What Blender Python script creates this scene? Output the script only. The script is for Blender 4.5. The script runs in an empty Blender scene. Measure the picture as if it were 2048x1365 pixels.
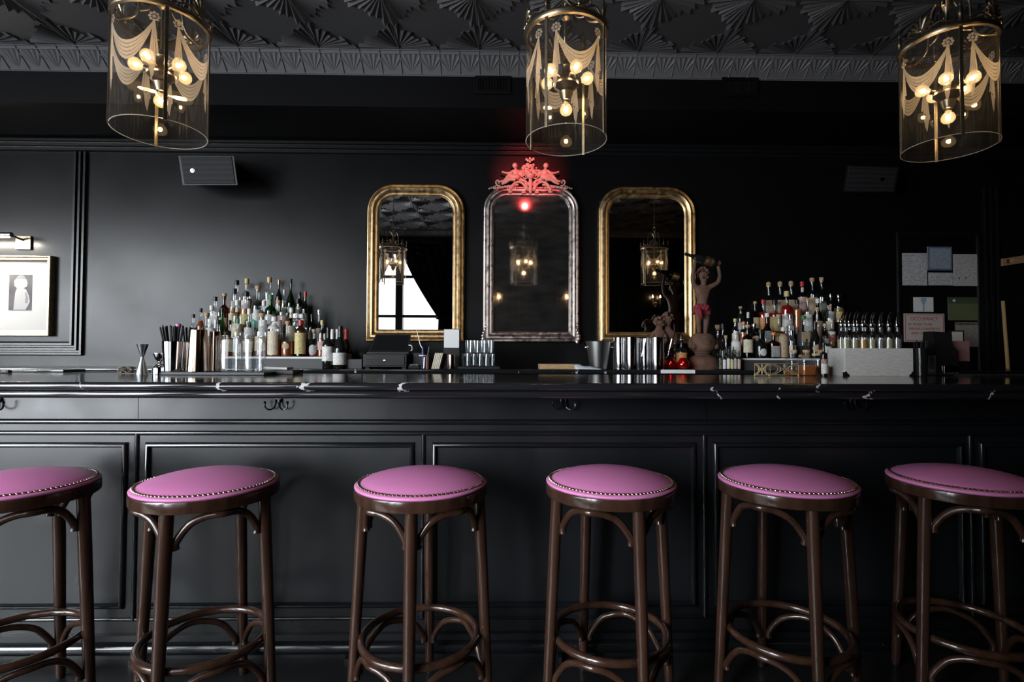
import bpy, bmesh, math, random
from math import sin, cos, pi, radians, atan2, sqrt
from mathutils import Vector, Matrix, Euler
random.seed(7)
S = bpy.context.scene
COL = S.collection
V = Vector

# ---------------------------------------------------------------- camera
FPX, CX, CY = 1050.0, 1024.0, 682.5          # focal length in pixels of the 2048x1365 frame
CAM = V((0, 0, 1.156))
YAW, PITCH, ROLL = radians(1.0), radians(1.42), 0.0035
fwd = V((sin(YAW) * cos(PITCH), cos(YAW) * cos(PITCH), sin(PITCH)))
r0 = V((cos(YAW), -sin(YAW), 0)); u0 = r0.cross(fwd)
rgt = r0 * cos(ROLL) + u0 * sin(ROLL); upv = u0 * cos(ROLL) - r0 * sin(ROLL)
cd = bpy.data.cameras.new('camera'); cam = bpy.data.objects.new('camera', cd); COL.objects.link(cam)
cd.sensor_fit = 'HORIZONTAL'; cd.sensor_width = 36.0; cd.lens = FPX / 2048 * 36.0; cd.clip_start = 0.02
cam.matrix_world = Matrix(((rgt.x, upv.x, -fwd.x, CAM.x), (rgt.y, upv.y, -fwd.y, CAM.y), (rgt.z, upv.z, -fwd.z, CAM.z), (0, 0, 0, 1)))
S.camera = cam

def ray(px, py): return fwd + rgt * ((px - CX) / FPX) - upv * ((py - CY) / FPX)
def at(px, py, Y):                    # the point at depth Y that the photograph shows at (px, py)
    d = ray(px, py); return CAM + d * (Y / d.y)
def zat(py, Y, px=1024): return at(px, py, Y).z
def xat(px, Y, py=690): return at(px, py, Y).x
def ppm(Y): return FPX / Y            # pixels per metre at depth Y

# ---------------------------------------------------------------- world, light, exposure
S.view_settings.view_transform = 'Standard'; S.view_settings.look = 'None'
S.view_settings.gamma = 1.0; S.view_settings.use_curve_mapping = False
S.view_settings.exposure = 0.0
S.cycles.use_denoising = True
S.cycles.max_bounces = 10; S.cycles.transparent_max_bounces = 24; S.cycles.transmission_bounces = 8
S.cycles.glossy_bounces = 6; S.cycles.diffuse_bounces = 3
S.cycles.caustics_reflective = False; S.cycles.caustics_refractive = False
S.cycles.sample_clamp_indirect = 4.0
W = bpy.data.worlds.new('daylight'); S.world = W; W.use_nodes = True
wn, wl = W.node_tree.nodes, W.node_tree.links
SKY = 2.4                             # daylight outside the street windows: a pale sky, much brighter low to one side
bgn = wn['Background']; bgn.inputs['Strength'].default_value = SKY
tcw = wn.new('ShaderNodeTexCoord'); sep = wn.new('ShaderNodeSeparateXYZ'); wl.new(tcw.outputs['Generated'], sep.inputs[0])
def ramp(src, stops):
    r = wn.new('ShaderNodeValToRGB'); wl.new(src, r.inputs[0])
    while len(r.color_ramp.elements) < len(stops): r.color_ramp.elements.new(.5)
    for e, (q, c) in zip(r.color_ramp.elements, stops): e.position = q; e.color = (*c, 1)
    return r.outputs[0]
zr = ramp(sep.outputs['Z'], ((0.0, (.46, .48, .52)), (.12, (.90, .95, 1.0))))
mx_ = wn.new('ShaderNodeMath'); mx_.operation = 'MULTIPLY'; mx_.inputs[1].default_value = -1; wl.new(sep.outputs['X'], mx_.inputs[0])
sr = ramp(mx_.outputs[0], ((0.0, (.04,) * 3), (.28, (.05,) * 3), (.44, (.18,) * 3), (.55, (.62,) * 3), (.68, (.62,) * 3), (.80, (.52,) * 3), (1.0, (.36,) * 3)))
sc_ = wn.new('ShaderNodeVectorMath'); sc_.operation = 'MULTIPLY'; wl.new(zr, sc_.inputs[0]); wl.new(sr, sc_.inputs[1])
sc2 = wn.new('ShaderNodeVectorMath'); sc2.operation = 'SCALE'; sc2.inputs['Scale'].default_value = 30; wl.new(sc_.outputs[0], sc2.inputs[0]); wl.new(sc2.outputs[0], bgn.inputs[0])

YW, YR, XL, XR, ZC = 3.93, -0.35, -9.0, 4.7, 3.07      # back wall, street wall, side walls, ceiling
WIN = [(-1.62, 1.50), (-3.33, 1.8), (-5.22, 1.8), (-7.15, 1.8)]        # street windows: centre, width
WZ0, WZ1 = 0.36, 2.92
for i, (wx, ww) in enumerate(WIN):
    ld = bpy.data.lights.new('window_portal', 'AREA'); ld.shape = 'RECTANGLE'; ld.size = ww; ld.size_y = WZ1 - WZ0
    ld.cycles.is_portal = True
    lo = bpy.data.objects.new('window_portal', ld); COL.objects.link(lo)
    lo.location = (wx, YR - 0.19, (WZ0 + WZ1) / 2); lo.rotation_euler = (radians(90), 0, 0)   # -Z towards +Y
rs = bpy.data.lights.new('red_spot', 'SPOT'); rs.color = (1, .085, .085); rs.energy = 105; rs.spot_size = radians(29); rs.spot_blend = 1.0; rs.shadow_soft_size = 0.0
RSP = at(1092, 128, 2.62)
ro = bpy.data.objects.new('red_spot', rs); COL.objects.link(ro); ro.location = RSP
ro.rotation_euler = (at(1062, 333, 3.84) - RSP).to_track_quat('-Z', 'Y').to_euler()

# ---------------------------------------------------------------- materials
MATS = {}
def nmat(name):
    m = bpy.data.materials.new(name); m.use_nodes = True; MATS[name] = m
    return m, m.node_tree.nodes, m.node_tree.links, m.node_tree.nodes['Principled BSDF']
def mat(name, col, rough=.5, metal=0.0, spec=.5, trans=0.0, ior=1.45, coat=0.0, emit=None, estr=0.0, bump=0.0, bscale=60.0, var=0.0, vscale=8.0, stretch=None, rvar=0.0):
    m, n, l, p = nmat(name)
    p.inputs['Base Color'].default_value = (*col, 1); p.inputs['Roughness'].default_value = rough
    p.inputs['Metallic'].default_value = metal; p.inputs['Specular IOR Level'].default_value = spec
    p.inputs['Transmission Weight'].default_value = trans; p.inputs['IOR'].default_value = ior
    p.inputs['Coat Weight'].default_value = coat; p.inputs['Coat Roughness'].default_value = .1
    if emit: p.inputs['Emission Color'].default_value = (*emit, 1); p.inputs['Emission Strength'].default_value = estr
    if bump or var or rvar:
        tc = n.new('ShaderNodeTexCoord'); mp = n.new('ShaderNodeMapping'); l.new(tc.outputs['Object'], mp.inputs[0])
        if stretch: mp.inputs['Scale'].default_value = stretch
    if bump:
        ns = n.new('ShaderNodeTexNoise'); ns.inputs['Scale'].default_value = bscale; ns.inputs['Detail'].default_value = 4
        b = n.new('ShaderNodeBump'); b.inputs['Strength'].default_value = bump; b.inputs['Distance'].default_value = .002
        l.new(mp.outputs[0], ns.inputs[0]); l.new(ns.outputs[0], b.inputs['Height']); l.new(b.outputs[0], p.inputs['Normal'])
    if var or rvar:
        ns = n.new('ShaderNodeTexNoise'); ns.inputs['Scale'].default_value = vscale; ns.inputs['Detail'].default_value = 6
        l.new(mp.outputs[0], ns.inputs[0])
        if var:
            rp = n.new('ShaderNodeValToRGB'); rp.color_ramp.elements[0].position = .3; rp.color_ramp.elements[1].position = .7
            rp.color_ramp.elements[0].color = (*[c * (1 - var) for c in col], 1); rp.color_ramp.elements[1].color = (*[min(1, c * (1 + var)) for c in col], 1)
            l.new(ns.outputs[0], rp.inputs[0]); l.new(rp.outputs[0], p.inputs['Base Color'])
        if rvar:
            mr = n.new('ShaderNodeMapRange'); mr.inputs[1].default_value = .3; mr.inputs[2].default_value = .7
            mr.inputs[3].default_value = max(0, rough - rvar); mr.inputs[4].default_value = min(1, rough + rvar)
            l.new(ns.outputs[0], mr.inputs[0]); l.new(mr.outputs[0], p.inputs['Roughness'])
    return m
def thin_glass(name, tint=(.95, .96, .97), base=.045, edge=.6, rough=.02, dust=0.0):      # a thin clear pane or shell: fresnel reflection over a tinted see-through
    m, n, l, p = nmat(name); n.remove(p)
    tr = n.new('ShaderNodeBsdfTransparent'); tr.inputs[0].default_value = (*tint, 1)
    gl = n.new('ShaderNodeBsdfGlossy'); gl.inputs['Roughness'].default_value = rough; gl.inputs[0].default_value = (1, 1, 1, 1)
    lw = n.new('ShaderNodeLayerWeight'); lw.inputs[0].default_value = .5
    pw = n.new('ShaderNodeMath'); pw.operation = 'POWER'; pw.inputs[1].default_value = 4.0; l.new(lw.outputs['Facing'], pw.inputs[0])
    fr = n.new('ShaderNodeMath'); fr.operation = 'MULTIPLY_ADD'; l.new(pw.outputs[0], fr.inputs[0]); fr.inputs[1].default_value = edge; fr.inputs[2].default_value = base
    mx = n.new('ShaderNodeMixShader'); l.new(fr.outputs[0], mx.inputs[0]); l.new(tr.outputs[0], mx.inputs[1]); l.new(gl.outputs[0], mx.inputs[2])
    if dust:                      # a film of dust that catches the lamps
        tl = n.new('ShaderNodeBsdfTranslucent'); tl.inputs[0].default_value = (.9, .86, .8, 1); df = n.new('ShaderNodeBsdfDiffuse'); df.inputs[0].default_value = (.85, .82, .78, 1)
        d2 = n.new('ShaderNodeMixShader'); l.new(tl.outputs[0], d2.inputs[1]); l.new(df.outputs[0], d2.inputs[2])
        m3 = n.new('ShaderNodeMixShader'); m3.inputs[0].default_value = dust; l.new(mx.outputs[0], m3.inputs[1]); l.new(d2.outputs[0], m3.inputs[2]); mx = m3
    l.new(mx.outputs[0], n['Material Output'].inputs[0])
    return m
def emission(name, col, s):
    m, n, l, p = nmat(name); n.remove(p); e = n.new('ShaderNodeEmission'); e.inputs[0].default_value = (*col, 1); e.inputs[1].default_value = s
    l.new(e.outputs[0], n['Material Output'].inputs[0]); return m
def print_mat(name, paper, ink, scale=60.0, density=.5, axis='Z'):    # paper with lines of small print on it
    m, n, l, p = nmat(name); p.inputs['Roughness'].default_value = .6
    tc = n.new('ShaderNodeTexCoord'); mp = n.new('ShaderNodeMapping'); l.new(tc.outputs['Object'], mp.inputs[0])
    wv = n.new('ShaderNodeTexWave'); wv.bands_direction = axis; wv.inputs['Scale'].default_value = scale; l.new(mp.outputs[0], wv.inputs[0])
    ns = n.new('ShaderNodeTexNoise'); ns.inputs['Scale'].default_value = scale * 2.2; l.new(mp.outputs[0], ns.inputs[0])
    a = n.new('ShaderNodeMath'); a.operation = 'GREATER_THAN'; a.inputs[1].default_value = .55; l.new(wv.outputs['Fac'], a.inputs[0])
    b = n.new('ShaderNodeMath'); b.operation = 'GREATER_THAN'; b.inputs[1].default_value = 1 - density; l.new(ns.outputs[0], b.inputs[0])
    c = n.new('ShaderNodeMath'); c.operation = 'MULTIPLY'; l.new(a.outputs[0], c.inputs[0]); l.new(b.outputs[0], c.inputs[1])
    mx = n.new('ShaderNodeMix'); mx.data_type = 'RGBA'; l.new(c.outputs[0], mx.inputs[0]); mx.inputs[6].default_value = (*paper, 1); mx.inputs[7].default_value = (*ink, 1)
    l.new(mx.outputs[2], p.inputs['Base Color'])
    return m
def getm(m): return MATS[m] if isinstance(m, str) else m

# ---------------------------------------------------------------- mesh building
class MB:
    def __init__(s): s.v = []; s.f = []
    def add(s, vs, fs, M=None):
        b = len(s.v); s.v += [tuple(M @ V(p)) if M else tuple(p) for p in vs]; s.f += [tuple(b + i for i in q) for q in fs]; return s
    def box(s, x0, x1, y0, y1, z0, z1, M=None):
        return s.add([(x, y, z) for z in (z0, z1) for y in (y0, y1) for x in (x0, x1)],
                     [(0, 2, 3, 1), (4, 5, 7, 6), (0, 1, 5, 4), (2, 6, 7, 3), (0, 4, 6, 2), (1, 3, 7, 5)], M)
    def lathe(s, prof, n=24, c=(0, 0, 0), cap=(True, True), sq=None, M=None):
        vs, fs = [], []
        for k, (r, z) in enumerate(prof):
            q = (sq[k] if isinstance(sq, list) else sq) if sq else 2.0
            for i in range(n):
                a = 2 * pi * (i + .5) / n; ca, sa = cos(a), sin(a)
                m = 1.0 if q == 2 else (abs(ca) ** q + abs(sa) ** q) ** (-1 / q)
                vs.append((c[0] + r * m * ca, c[1] + r * m * sa, c[2] + z))
        for k in range(len(prof) - 1):
            for i in range(n):
                j = (i + 1) % n; fs.append((k * n + i, k * n + j, (k + 1) * n + j, (k + 1) * n + i))
        if cap[0]: fs.append(tuple(range(n - 1, -1, -1)))
        if cap[1]: fs.append(tuple((len(prof) - 1) * n + i for i in range(n)))
        return s.add(vs, fs, M)
    def tube(s, pts, r, n=8, closed=False, M=None, flat=None):
        P = [V(p) for p in pts]; N = len(P)
        R = r if isinstance(r, (list, tuple)) else [r] * N
        T = []
        for i in range(N):
            a = P[(i - 1) % N] if (closed or i > 0) else P[i]; b = P[(i + 1) % N] if (closed or i < N - 1) else P[i]
            t = (b - a); T.append(t.normalized() if t.length > 1e-9 else V((0, 0, 1)))
        ref = V((0, 0, 1)) if abs(T[0].z) < .9 else V((1, 0, 0))
        nn = (ref - T[0] * ref.dot(T[0])).normalized(); vs, fs = [], []
        for i in range(N):
            nn = (nn - T[i] * nn.dot(T[i])).normalized(); bb = T[i].cross(nn)
            for k in range(n):
                a = 2 * pi * k / n; vs.append(P[i] + (nn * cos(a) * (flat or 1) + bb * sin(a)) * R[i])
        for i in range(N if closed else N - 1):
            for k in range(n):
                j = (k + 1) % n; i2 = (i + 1) % N; fs.append((i * n + k, i2 * n + k, i2 * n + j, i * n + j))
        if not closed: fs.append(tuple(range(n))); fs.append(tuple((N - 1) * n + k for k in range(n - 1, -1, -1)))
        return s.add(vs, fs, M)
    def prism(s, poly, y0, y1, M=None):                # polygon in XZ extruded along Y
        n = len(poly); vs = [(x, y0, z) for x, z in poly] + [(x, y1, z) for x, z in poly]
        return s.add(vs, [tuple(range(n)), tuple(range(2 * n - 1, n - 1, -1))] + [(i, n + i, n + (i + 1) % n, (i + 1) % n) for i in range(n)], M)
    def extrude_x(s, prof, x0, x1):                    # profile of (y, z) run along X
        n = len(prof); vs = [(x0, y, z) for y, z in prof] + [(x1, y, z) for y, z in prof]
        return s.add(vs, [tuple(range(n)), tuple(range(2 * n - 1, n - 1, -1))] + [(i, n + i, n + (i + 1) % n, (i + 1) % n) for i in range(n)])
    def ball(s, c, r, n=10, sc=(1, 1, 1), M=None):
        prof = [(r * max(1e-4, sin(pi * k / n)), -r * cos(pi * k / n)) for k in range(n + 1)]
        Mt = Matrix.Translation(c) @ Matrix.Diagonal((*sc, 1)); return s.lathe(prof, n + 2, cap=(False, False), M=(M @ Mt if M else Mt))
    def sweep(s, path, prof, closed=True, inward=1):   # path of (x, z); profile of (d inward, h towards the room)
        P = [V(p) for p in path]; N = len(P); k = len(prof); vs, fs = [], []
        for i in range(N):
            p = P[i]; a = P[(i - 1) % N] if closed or i else None; b = P[(i + 1) % N] if closed or i < N - 1 else None
            t1 = (p - a).normalized() if a is not None else (b - p).normalized(); t2 = (b - p).normalized() if b is not None else t1
            n1 = V((-t1.y, t1.x)) * inward; n2 = V((-t2.y, t2.x)) * inward; m = (n1 + n2)
            m = m / max(.2, m.dot(n1)) if m.length > 1e-6 else n1
            for d, h in prof: vs.append((p.x + m.x * d, -h, p.y + m.y * d))
        for i in range(N if closed else N - 1):
            i2 = (i + 1) % N
            for j in range(k - 1): fs.append((i * k + j, i2 * k + j, i2 * k + j + 1, i * k + j + 1))
        if not closed: fs += [tuple(range(k)), tuple((N - 1) * k + j for j in range(k - 1, -1, -1))]
        return s.add(vs, fs)
    def build(s, name, m, parent=None, loc=None, rot=None, bevel=0, seg=2, sharp=38, smooth=True, sub=0):
        me = bpy.data.meshes.new(name); me.from_pydata(s.v, [], s.f); bm = bmesh.new(); bm.from_mesh(me)
        bmesh.ops.remove_doubles(bm, verts=bm.verts, dist=1e-6); bmesh.ops.recalc_face_normals(bm, faces=bm.faces)
        if bevel:
            es = [e for e in bm.edges if len(e.link_faces) == 2 and e.calc_face_angle(0) > .5]
            bmesh.ops.bevel(bm, geom=es, offset=bevel, segments=seg, profile=.5, affect='EDGES', clamp_overlap=True)
        bm.to_mesh(me); bm.free(); o = bpy.data.objects.new(name, me); COL.objects.link(o)
        me.materials.append(getm(m))
        if smooth:
            for p in me.polygons: p.use_smooth = True
            me.set_sharp_from_angle(angle=radians(sharp))
        if parent: o.parent = parent
        if loc is not None: o.location = loc
        if rot is not None: o.rotation_euler = rot
        if smooth: o.modifiers.new('weighted', 'WEIGHTED_NORMAL').keep_sharp = True
        if sub: md = o.modifiers.new('subsurf', 'SUBSURF'); md.levels = md.render_levels = sub
        return o
def skin(name, m, verts, edges, radii, parent=None, sub=2, root=0):    # one continuous figure grown from a skeleton
    me = bpy.data.meshes.new(name); me.from_pydata([tuple(v) for v in verts], edges, []); o = bpy.data.objects.new(name, me); COL.objects.link(o)
    sk = o.modifiers.new('skin', 'SKIN'); sk.use_smooth_shade = True
    for i, r in enumerate(radii):
        d = me.skin_vertices[0].data[i]; d.radius = (r, r) if not isinstance(r, tuple) else r; d.use_root = (i == root)
    sb = o.modifiers.new('subsurf', 'SUBSURF'); sb.levels = sb.render_levels = sub
    dg = bpy.context.evaluated_depsgraph_get(); ev = o.evaluated_get(dg); m2 = bpy.data.meshes.new_from_object(ev)
    o.modifiers.clear(); o.data = m2; m2.materials.clear(); m2.materials.append(getm(m))
    for p in m2.polygons: p.use_smooth = True
    if parent: o.parent = parent
    return o
def text(name, body, size, m, loc, rot=(radians(90), 0, 0), parent=None, sx=1.0, align='CENTER', ext=.0003):
    c = bpy.data.curves.new(name, 'FONT'); c.body = body; c.size = size; c.align_x = align; c.extrude = ext; c.space_line = 1.05
    o = bpy.data.objects.new(name, c); COL.objects.link(o); dg = bpy.context.evaluated_depsgraph_get()
    me = bpy.data.meshes.new_from_object(o.evaluated_get(dg)); bpy.data.objects.remove(o); o = bpy.data.objects.new(name, me); COL.objects.link(o)
    me.materials.clear(); me.materials.append(getm(m)); o.location = loc; o.rotation_euler = rot; o.scale = (sx, 1, 1)
    if parent: o.parent = parent
    return o
def tag(o, label, cat, group=None, kind=None):
    if label: o['label'] = label
    if cat: o['category'] = cat
    if group: o['group'] = group
    if kind: o['kind'] = kind
    return o
def thing(name, label, cat, loc=(0, 0, 0), rotz=0, group=None):
    o = bpy.data.objects.new(name, None); COL.objects.link(o); o.empty_display_size = .05
    o.location = loc; o.rotation_euler = (0, 0, rotz); return tag(o, label, cat, group)
def struct(o): o['kind'] = 'structure'; return o
def dup(o, loc=None, rotz=None, label=None, group=None, parent=None):
    c = o.copy(); COL.objects.link(c)
    if parent: c.parent = parent
    if loc is not None: c.location = loc
    if rotz is not None: c.rotation_euler = (0, 0, rotz)
    if label: c['label'] = label
    if group: c['group'] = group
    for ch in list(o.children): dup(ch, parent=c)
    return c
def nth(i): return ['first', 'second', 'third', 'fourth', 'fifth', 'sixth', 'seventh', 'eighth', 'ninth', 'tenth', 'eleventh', 'twelfth', 'thirteenth', 'fourteenth', 'fifteenth', 'sixteenth', 'seventeenth', 'eighteenth'][i]
def arc(cx, cz, r, a0, a1, n): return [(cx + r * cos(a0 + (a1 - a0) * i / n), cz + r * sin(a0 + (a1 - a0) * i / n)) for i in range(n + 1)]
def catmull(pts, n=6):
    P = [V(p) for p in pts]; out = []
    for i in range(len(P) - 1):
        p0, p1, p2, p3 = P[max(0, i - 1)], P[i], P[i + 1], P[min(len(P) - 1, i + 2)]
        for k in range(n):
            t = k / n; out.append(.5 * ((2 * p1) + (p2 - p0) * t + (2 * p0 - 5 * p1 + 4 * p2 - p3) * t * t + (3 * p1 - p0 - 3 * p2 + p3) * t ** 3))
    return out + [P[-1]]

# colours of the place
mat('black_wall', (.004, .0042, .0048), .31, spec=.36, bump=.04, bscale=300, rvar=.03, vscale=3)
mat('black_trim', (.006, .0065, .0075), .30, spec=.6)
mat('black_bar', (.007, .008, .0095), .32, spec=.6, rvar=.05, vscale=6)
mat('black_bead', (.006, .007, .0085), .19, spec=.75)
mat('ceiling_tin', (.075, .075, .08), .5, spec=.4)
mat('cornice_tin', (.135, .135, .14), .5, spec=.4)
mat('bulkhead', (.0035, .0035, .004), .55, spec=.16)
mat('floor_wood', (.075, .064, .055), .34, var=.3, vscale=5, stretch=(1, 12, 1))
mat('floor_shade_strip', (.012, .012, .013), .4)  # near-black floor colour that holds the shade at the bar foot
mat('gold_leaf', (.66, .46, .24), .38, metal=1.0, var=.22, vscale=30, bump=.10, bscale=90, rvar=.12)
mat('lit_gilt', (.82, .68, .44), .4, metal=1.0, var=.15, vscale=30, bump=.1, bscale=90)  # gilt with the picture light's wash put into its paler colour
mat('silver_leaf', (.70, .61, .58), .34, metal=1.0, var=.22, vscale=26, bump=.12, bscale=90, rvar=.12)
mat('mirror_glass', (.86, .87, .87), .004, metal=1.0)
mat('antique_mirror', (.46, .44, .42), .045, metal=.965, var=.35, vscale=7, stretch=(1, 1, 3))
mat('pink_leather', (.62, .205, .44), .40, spec=.45, bump=.06, bscale=420)
mat('bentwood', (.036, .0165, .0105), .2, spec=.5, coat=.35, var=.35, vscale=30, stretch=(1, 1, .15), bump=.03, bscale=200)
mat('brass_nail', (.78, .66, .50), .22, metal=1.0)
mat('steel', (.74, .74, .75), .07, metal=1.0)
mat('brushed_steel', (.62, .62, .62), .28, metal=1.0)
mat('copper_steel', (.72, .58, .48), .12, metal=1.0)
mat('old_brass', (.36, .30, .215), .32, metal=1.0, var=.25, vscale=40)
mat('straw_black', (.008, .008, .009), .6, spec=.3)
mat('gold_metal', (.80, .62, .34), .4, metal=.4)
mat('black_plastic', (.012, .012, .013), .42)
mat('black_gloss', (.010, .010, .011), .12)
mat('grey_plastic', (.06, .062, .066), .5)
mat('dark_grille', (.045, .045, .048), .55)
mat('white_paper', (.80, .80, .80), .6)
mat('cream_paper', (.74, .68, .55), .6)
mat('black_velvet', (.008, .008, .009), .85, spec=.2)
mat('terracotta', (.115, .060, .040), .75, var=.35, vscale=14, bump=.5, bscale=60)
mat('red_scarf', (.20, .018, .032), .7)
mat('cork', (.50, .33, .18), .75, var=.2, vscale=60)
mat('white_cap', (.75, .74, .70), .45)
mat('black_cap', (.015, .014, .014), .35)
mat('red_cap', (.45, .03, .03), .35)
mat('green_cap', (.05, .2, .09), .4)
mat('orange_cap', (.62, .22, .05), .4)
mat('yellow_cap', (.62, .48, .20), .4)
mat('copper_cap', (.55, .26, .14), .3, metal=1.0)
mat('light_wood', (.46, .30, .16), .55, var=.25, vscale=16, stretch=(1, 6, 6))
mat('linen_grey', (.72, .71, .68), .85, var=.22, vscale=30, stretch=(1, 1, 14), bump=.5, bscale=160)
mat('candle', (.80, .74, .62), .6)
# ================================================================ the room
struct(MB().box(XL, XR, YW, YW + .15, 0, 3.3).build('wall_back', 'black_wall'))
struct(MB().box(XL - .15, XL, YR - .2, YW + .15, 0, 3.3).build('wall_left', 'black_wall'))
struct(MB().box(XR, XR + .15, YR - .2, YW + .15, 0, 3.3).build('wall_right', 'black_wall'))
struct(MB().box(XL, XR, YR - .2, YW, -.12, 0).build('floor', 'floor_wood'))
struct(MB().box(XL + .01, XR - .01, 1.50, 2.0295, .0, .0025).build('floor_shade_strip', 'floor_shade_strip', smooth=False))  # added dark strip, painted shade on the floor below the bar
m = MB(); xs = [XL] + sum([[wx - ww / 2, wx + ww / 2] for wx, ww in sorted(WIN)], []) + [XR]
for i in range(0, len(xs), 2): m.box(xs[i], xs[i + 1], YR - .2, YR, 0, 3.3)
for wx, ww in WIN: m.box(wx - ww / 2, wx + ww / 2, YR - .2, YR, 0, WZ0); m.box(wx - ww / 2, wx + ww / 2, YR - .2, YR, WZ1, 3.3)
struct(m.build('wall_front', 'black_wall', smooth=False))

# pressed tin ceiling: a fan of pleats in each quarter round every tile corner
m = MB(); m.box(XL, XR, YR, YW, ZC, ZC + .12)
T = .50; X0 = at(958, 98, 3.25).x; Y0 = 3.25
lens = [.30, .262, .27, .225, .22, .25, .25, .32]
def pleat(m, o, ax, ay, n, a, da, r, h):          # one raised wedge from the apex o; ax, ay, n are the plane's axes
    def P(ang, rad, up): return o + ax * (cos(ang) * rad) + ay * (sin(ang) * rad) + n * up
    m.add([P(a, .012, .001), P(a - da, r * .93, 0), P(a + da * .35, r, h), P(a + da, r * .97, 0)], [(0, 1, 2), (0, 2, 3), (1, 3, 2)])
nx0 = int((XL - X0) / T) + 1; nx1 = int((XR - X0) / T)
for i in range(nx0, nx1 + 1):
    for j in range(0, 8):
        c = V((X0 + i * T, Y0 - j * T, ZC))
        for q in range(4):
            if j == 0 and q < 2: continue
            for k in range(8):
                a = (q + (k + .5) / 8) * pi / 2; kk = k if q % 2 == 0 else 7 - k
                d = V((cos(a), sin(a), 0)); r = lens[kk] * .82
                pleat(m, c, V((1, 0, 0)), V((0, 1, 0)), V((0, 0, -1)), a, pi / 32.5, r, .017)
    m.box(X0 + i * T - .004, X0 + i * T + .004, YR, Y0, ZC - .007, ZC)
for j in range(0, 8): m.box(XL, XR, Y0 - j * T - .003, Y0 - j * T + .003, ZC - .006, ZC)
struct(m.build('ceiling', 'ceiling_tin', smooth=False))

# coved tin cornice of the bulkhead over the back bar, and of the street wall
def cornice(name, yb, zb, yt, zt, mt, sgn):
    m = MB(); o = V((0, yb, zb)); up = V((0, yt - yb, zt - zb)); L = up.length; up.normalize(); nrm = V((0, sgn * up.z, -sgn * up.y)) * 1.0
    if nrm.z > 0: nrm = -nrm
    m.extrude_x([(yb, zb), (yt, zt), (yb, zt)], XL, XR)
    p = T / 4
    n0 = int((-5.2 - X0) / p); n1 = int((XR - X0) / p)
    for i in range(n0, n1):
        x = X0 + i * p
        a = V((x, yb, zb)); M = lambda q: q
        def bar(p0, p1, w, h):
            d = (p1 - p0).normalized(); sd = d.cross(nrm) * w
            m.add([p0 - sd, p0 + sd, p1 + sd, p1 - sd, p0 + nrm * h, p1 + nrm * h], [(0, 1, 4), (2, 3, 5), (0, 4, 5, 3), (1, 2, 5, 4)])
        bar(a, a + up * L, .004, .006)
        c = a + V((p / 2, 0, 0)) + up * (L * .09)
        for k in range(5):
            ang = radians(90 + (k - 2) * 17)
            pleat(m, c, V((1, 0, 0)), up, nrm, ang, radians(6), L * (.76 if k in (1, 3) else .70), .008)
    for f0, h in ((.0, .008), (.05, .006), (.80, .006), (.93, .008)):
        c = o + up * (L * f0); e = up * .005
        m.add([V((XL, 0, 0)) + c - e, V((XL, 0, 0)) + c + e, V((XL, 0, 0)) + c + nrm * h, V((XR, 0, 0)) + c - e, V((XR, 0, 0)) + c + e, V((XR, 0, 0)) + c + nrm * h],
              [(0, 3, 5, 2), (2, 5, 4, 1)])
    return struct(m.build(name, mt, smooth=False))
YB, ZBK, ZB0 = 3.376, 2.755, 2.963                # bulkhead face, its underside, foot of the cornice
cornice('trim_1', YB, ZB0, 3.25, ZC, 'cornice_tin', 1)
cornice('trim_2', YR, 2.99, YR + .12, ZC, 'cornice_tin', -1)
struct(MB().box(XL, XR, YB, YW, ZBK, ZC).build('wall_bulkhead', 'bulkhead', smooth=False))

# mouldings on the back wall
def ridges(w, n=3, h=.022):
    pr = [(0, 0)]
    for k in range(n):
        a = w * k / n; s = w / n
        pr += [(a + s * .10, .003), (a + s * .16, h * .85), (a + s * .20, h), (a + s * .62, h), (a + s * .68, h * .85), (a + s * .76, .003)]
    return pr + [(w, 0)]
z1, z0 = zat(281, YW, 600), zat(309, YW, 600)
m = MB(); m.extrude_x([(YW, z0)] + [(YW - h, z0 + d) for d, h in ridges(z1 - z0)] + [(YW, z1)], XL, XR)
struct(m.build('trim_3', 'black_trim'))
a = at(183, 309, YW); b = at(168, 712, YW)
m = MB(); m.sweep([(b.x - 5.0, z0 - .002), (b.x - 5.0, b.z), (b.x, b.z), (b.x, z0 - .002)], [(d, h) for d, h in ridges(.105)], closed=False, inward=1)
o = struct(m.build('trim_4', 'black_trim')); o.location.y = YW
# tall mouldings of the doorway at the right-hand end and the panel behind the notices
m = MB()
for px in (1972, 1984, 1996):
    x = xat(px, YW); m.extrude_x([(YW, .9), (YW - .022, .9), (YW - .022, 2.45), (YW, 2.45)], x - .012, x + .012)
struct(m.build('trim_5', 'black_trim', bevel=.006))
x0, x1 = xat(1795, YW), xat(1962, YW); zt = zat(465, YW, 1880)
m = MB(); m.sweep([(x0, .95), (x0, zt), (x1, zt), (x1, .95)], [(0, 0), (.004, .016), (.022, .016), (.026, 0)], closed=False, inward=-1)
o = struct(m.build('trim_6', 'black_trim')); o.location.y = YW
# street-side wall panels seen in the mirrors
m = MB()
for x in (-.55, .15, .85, 1.75, 2.65): 
    for d in (0, .05, .10): m.box(x + d, x + d + .016, YR, YR + .015, .3, 2.5)
struct(m.build('trim_7', 'black_trim'))
m = MB(); m.box(XL, -.35, YR, YR + .07, 2.70, 2.73); m.box(XL, -.35, YR, YR + .035, 2.73, 2.80); m.box(XL, -.35, YR, YR + .06, 2.80, 2.83)
struct(m.build('trim_8', 'black_trim'))

thin_glass('pane_glass', (.97, .975, .97), .04, .5, .005)
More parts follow.
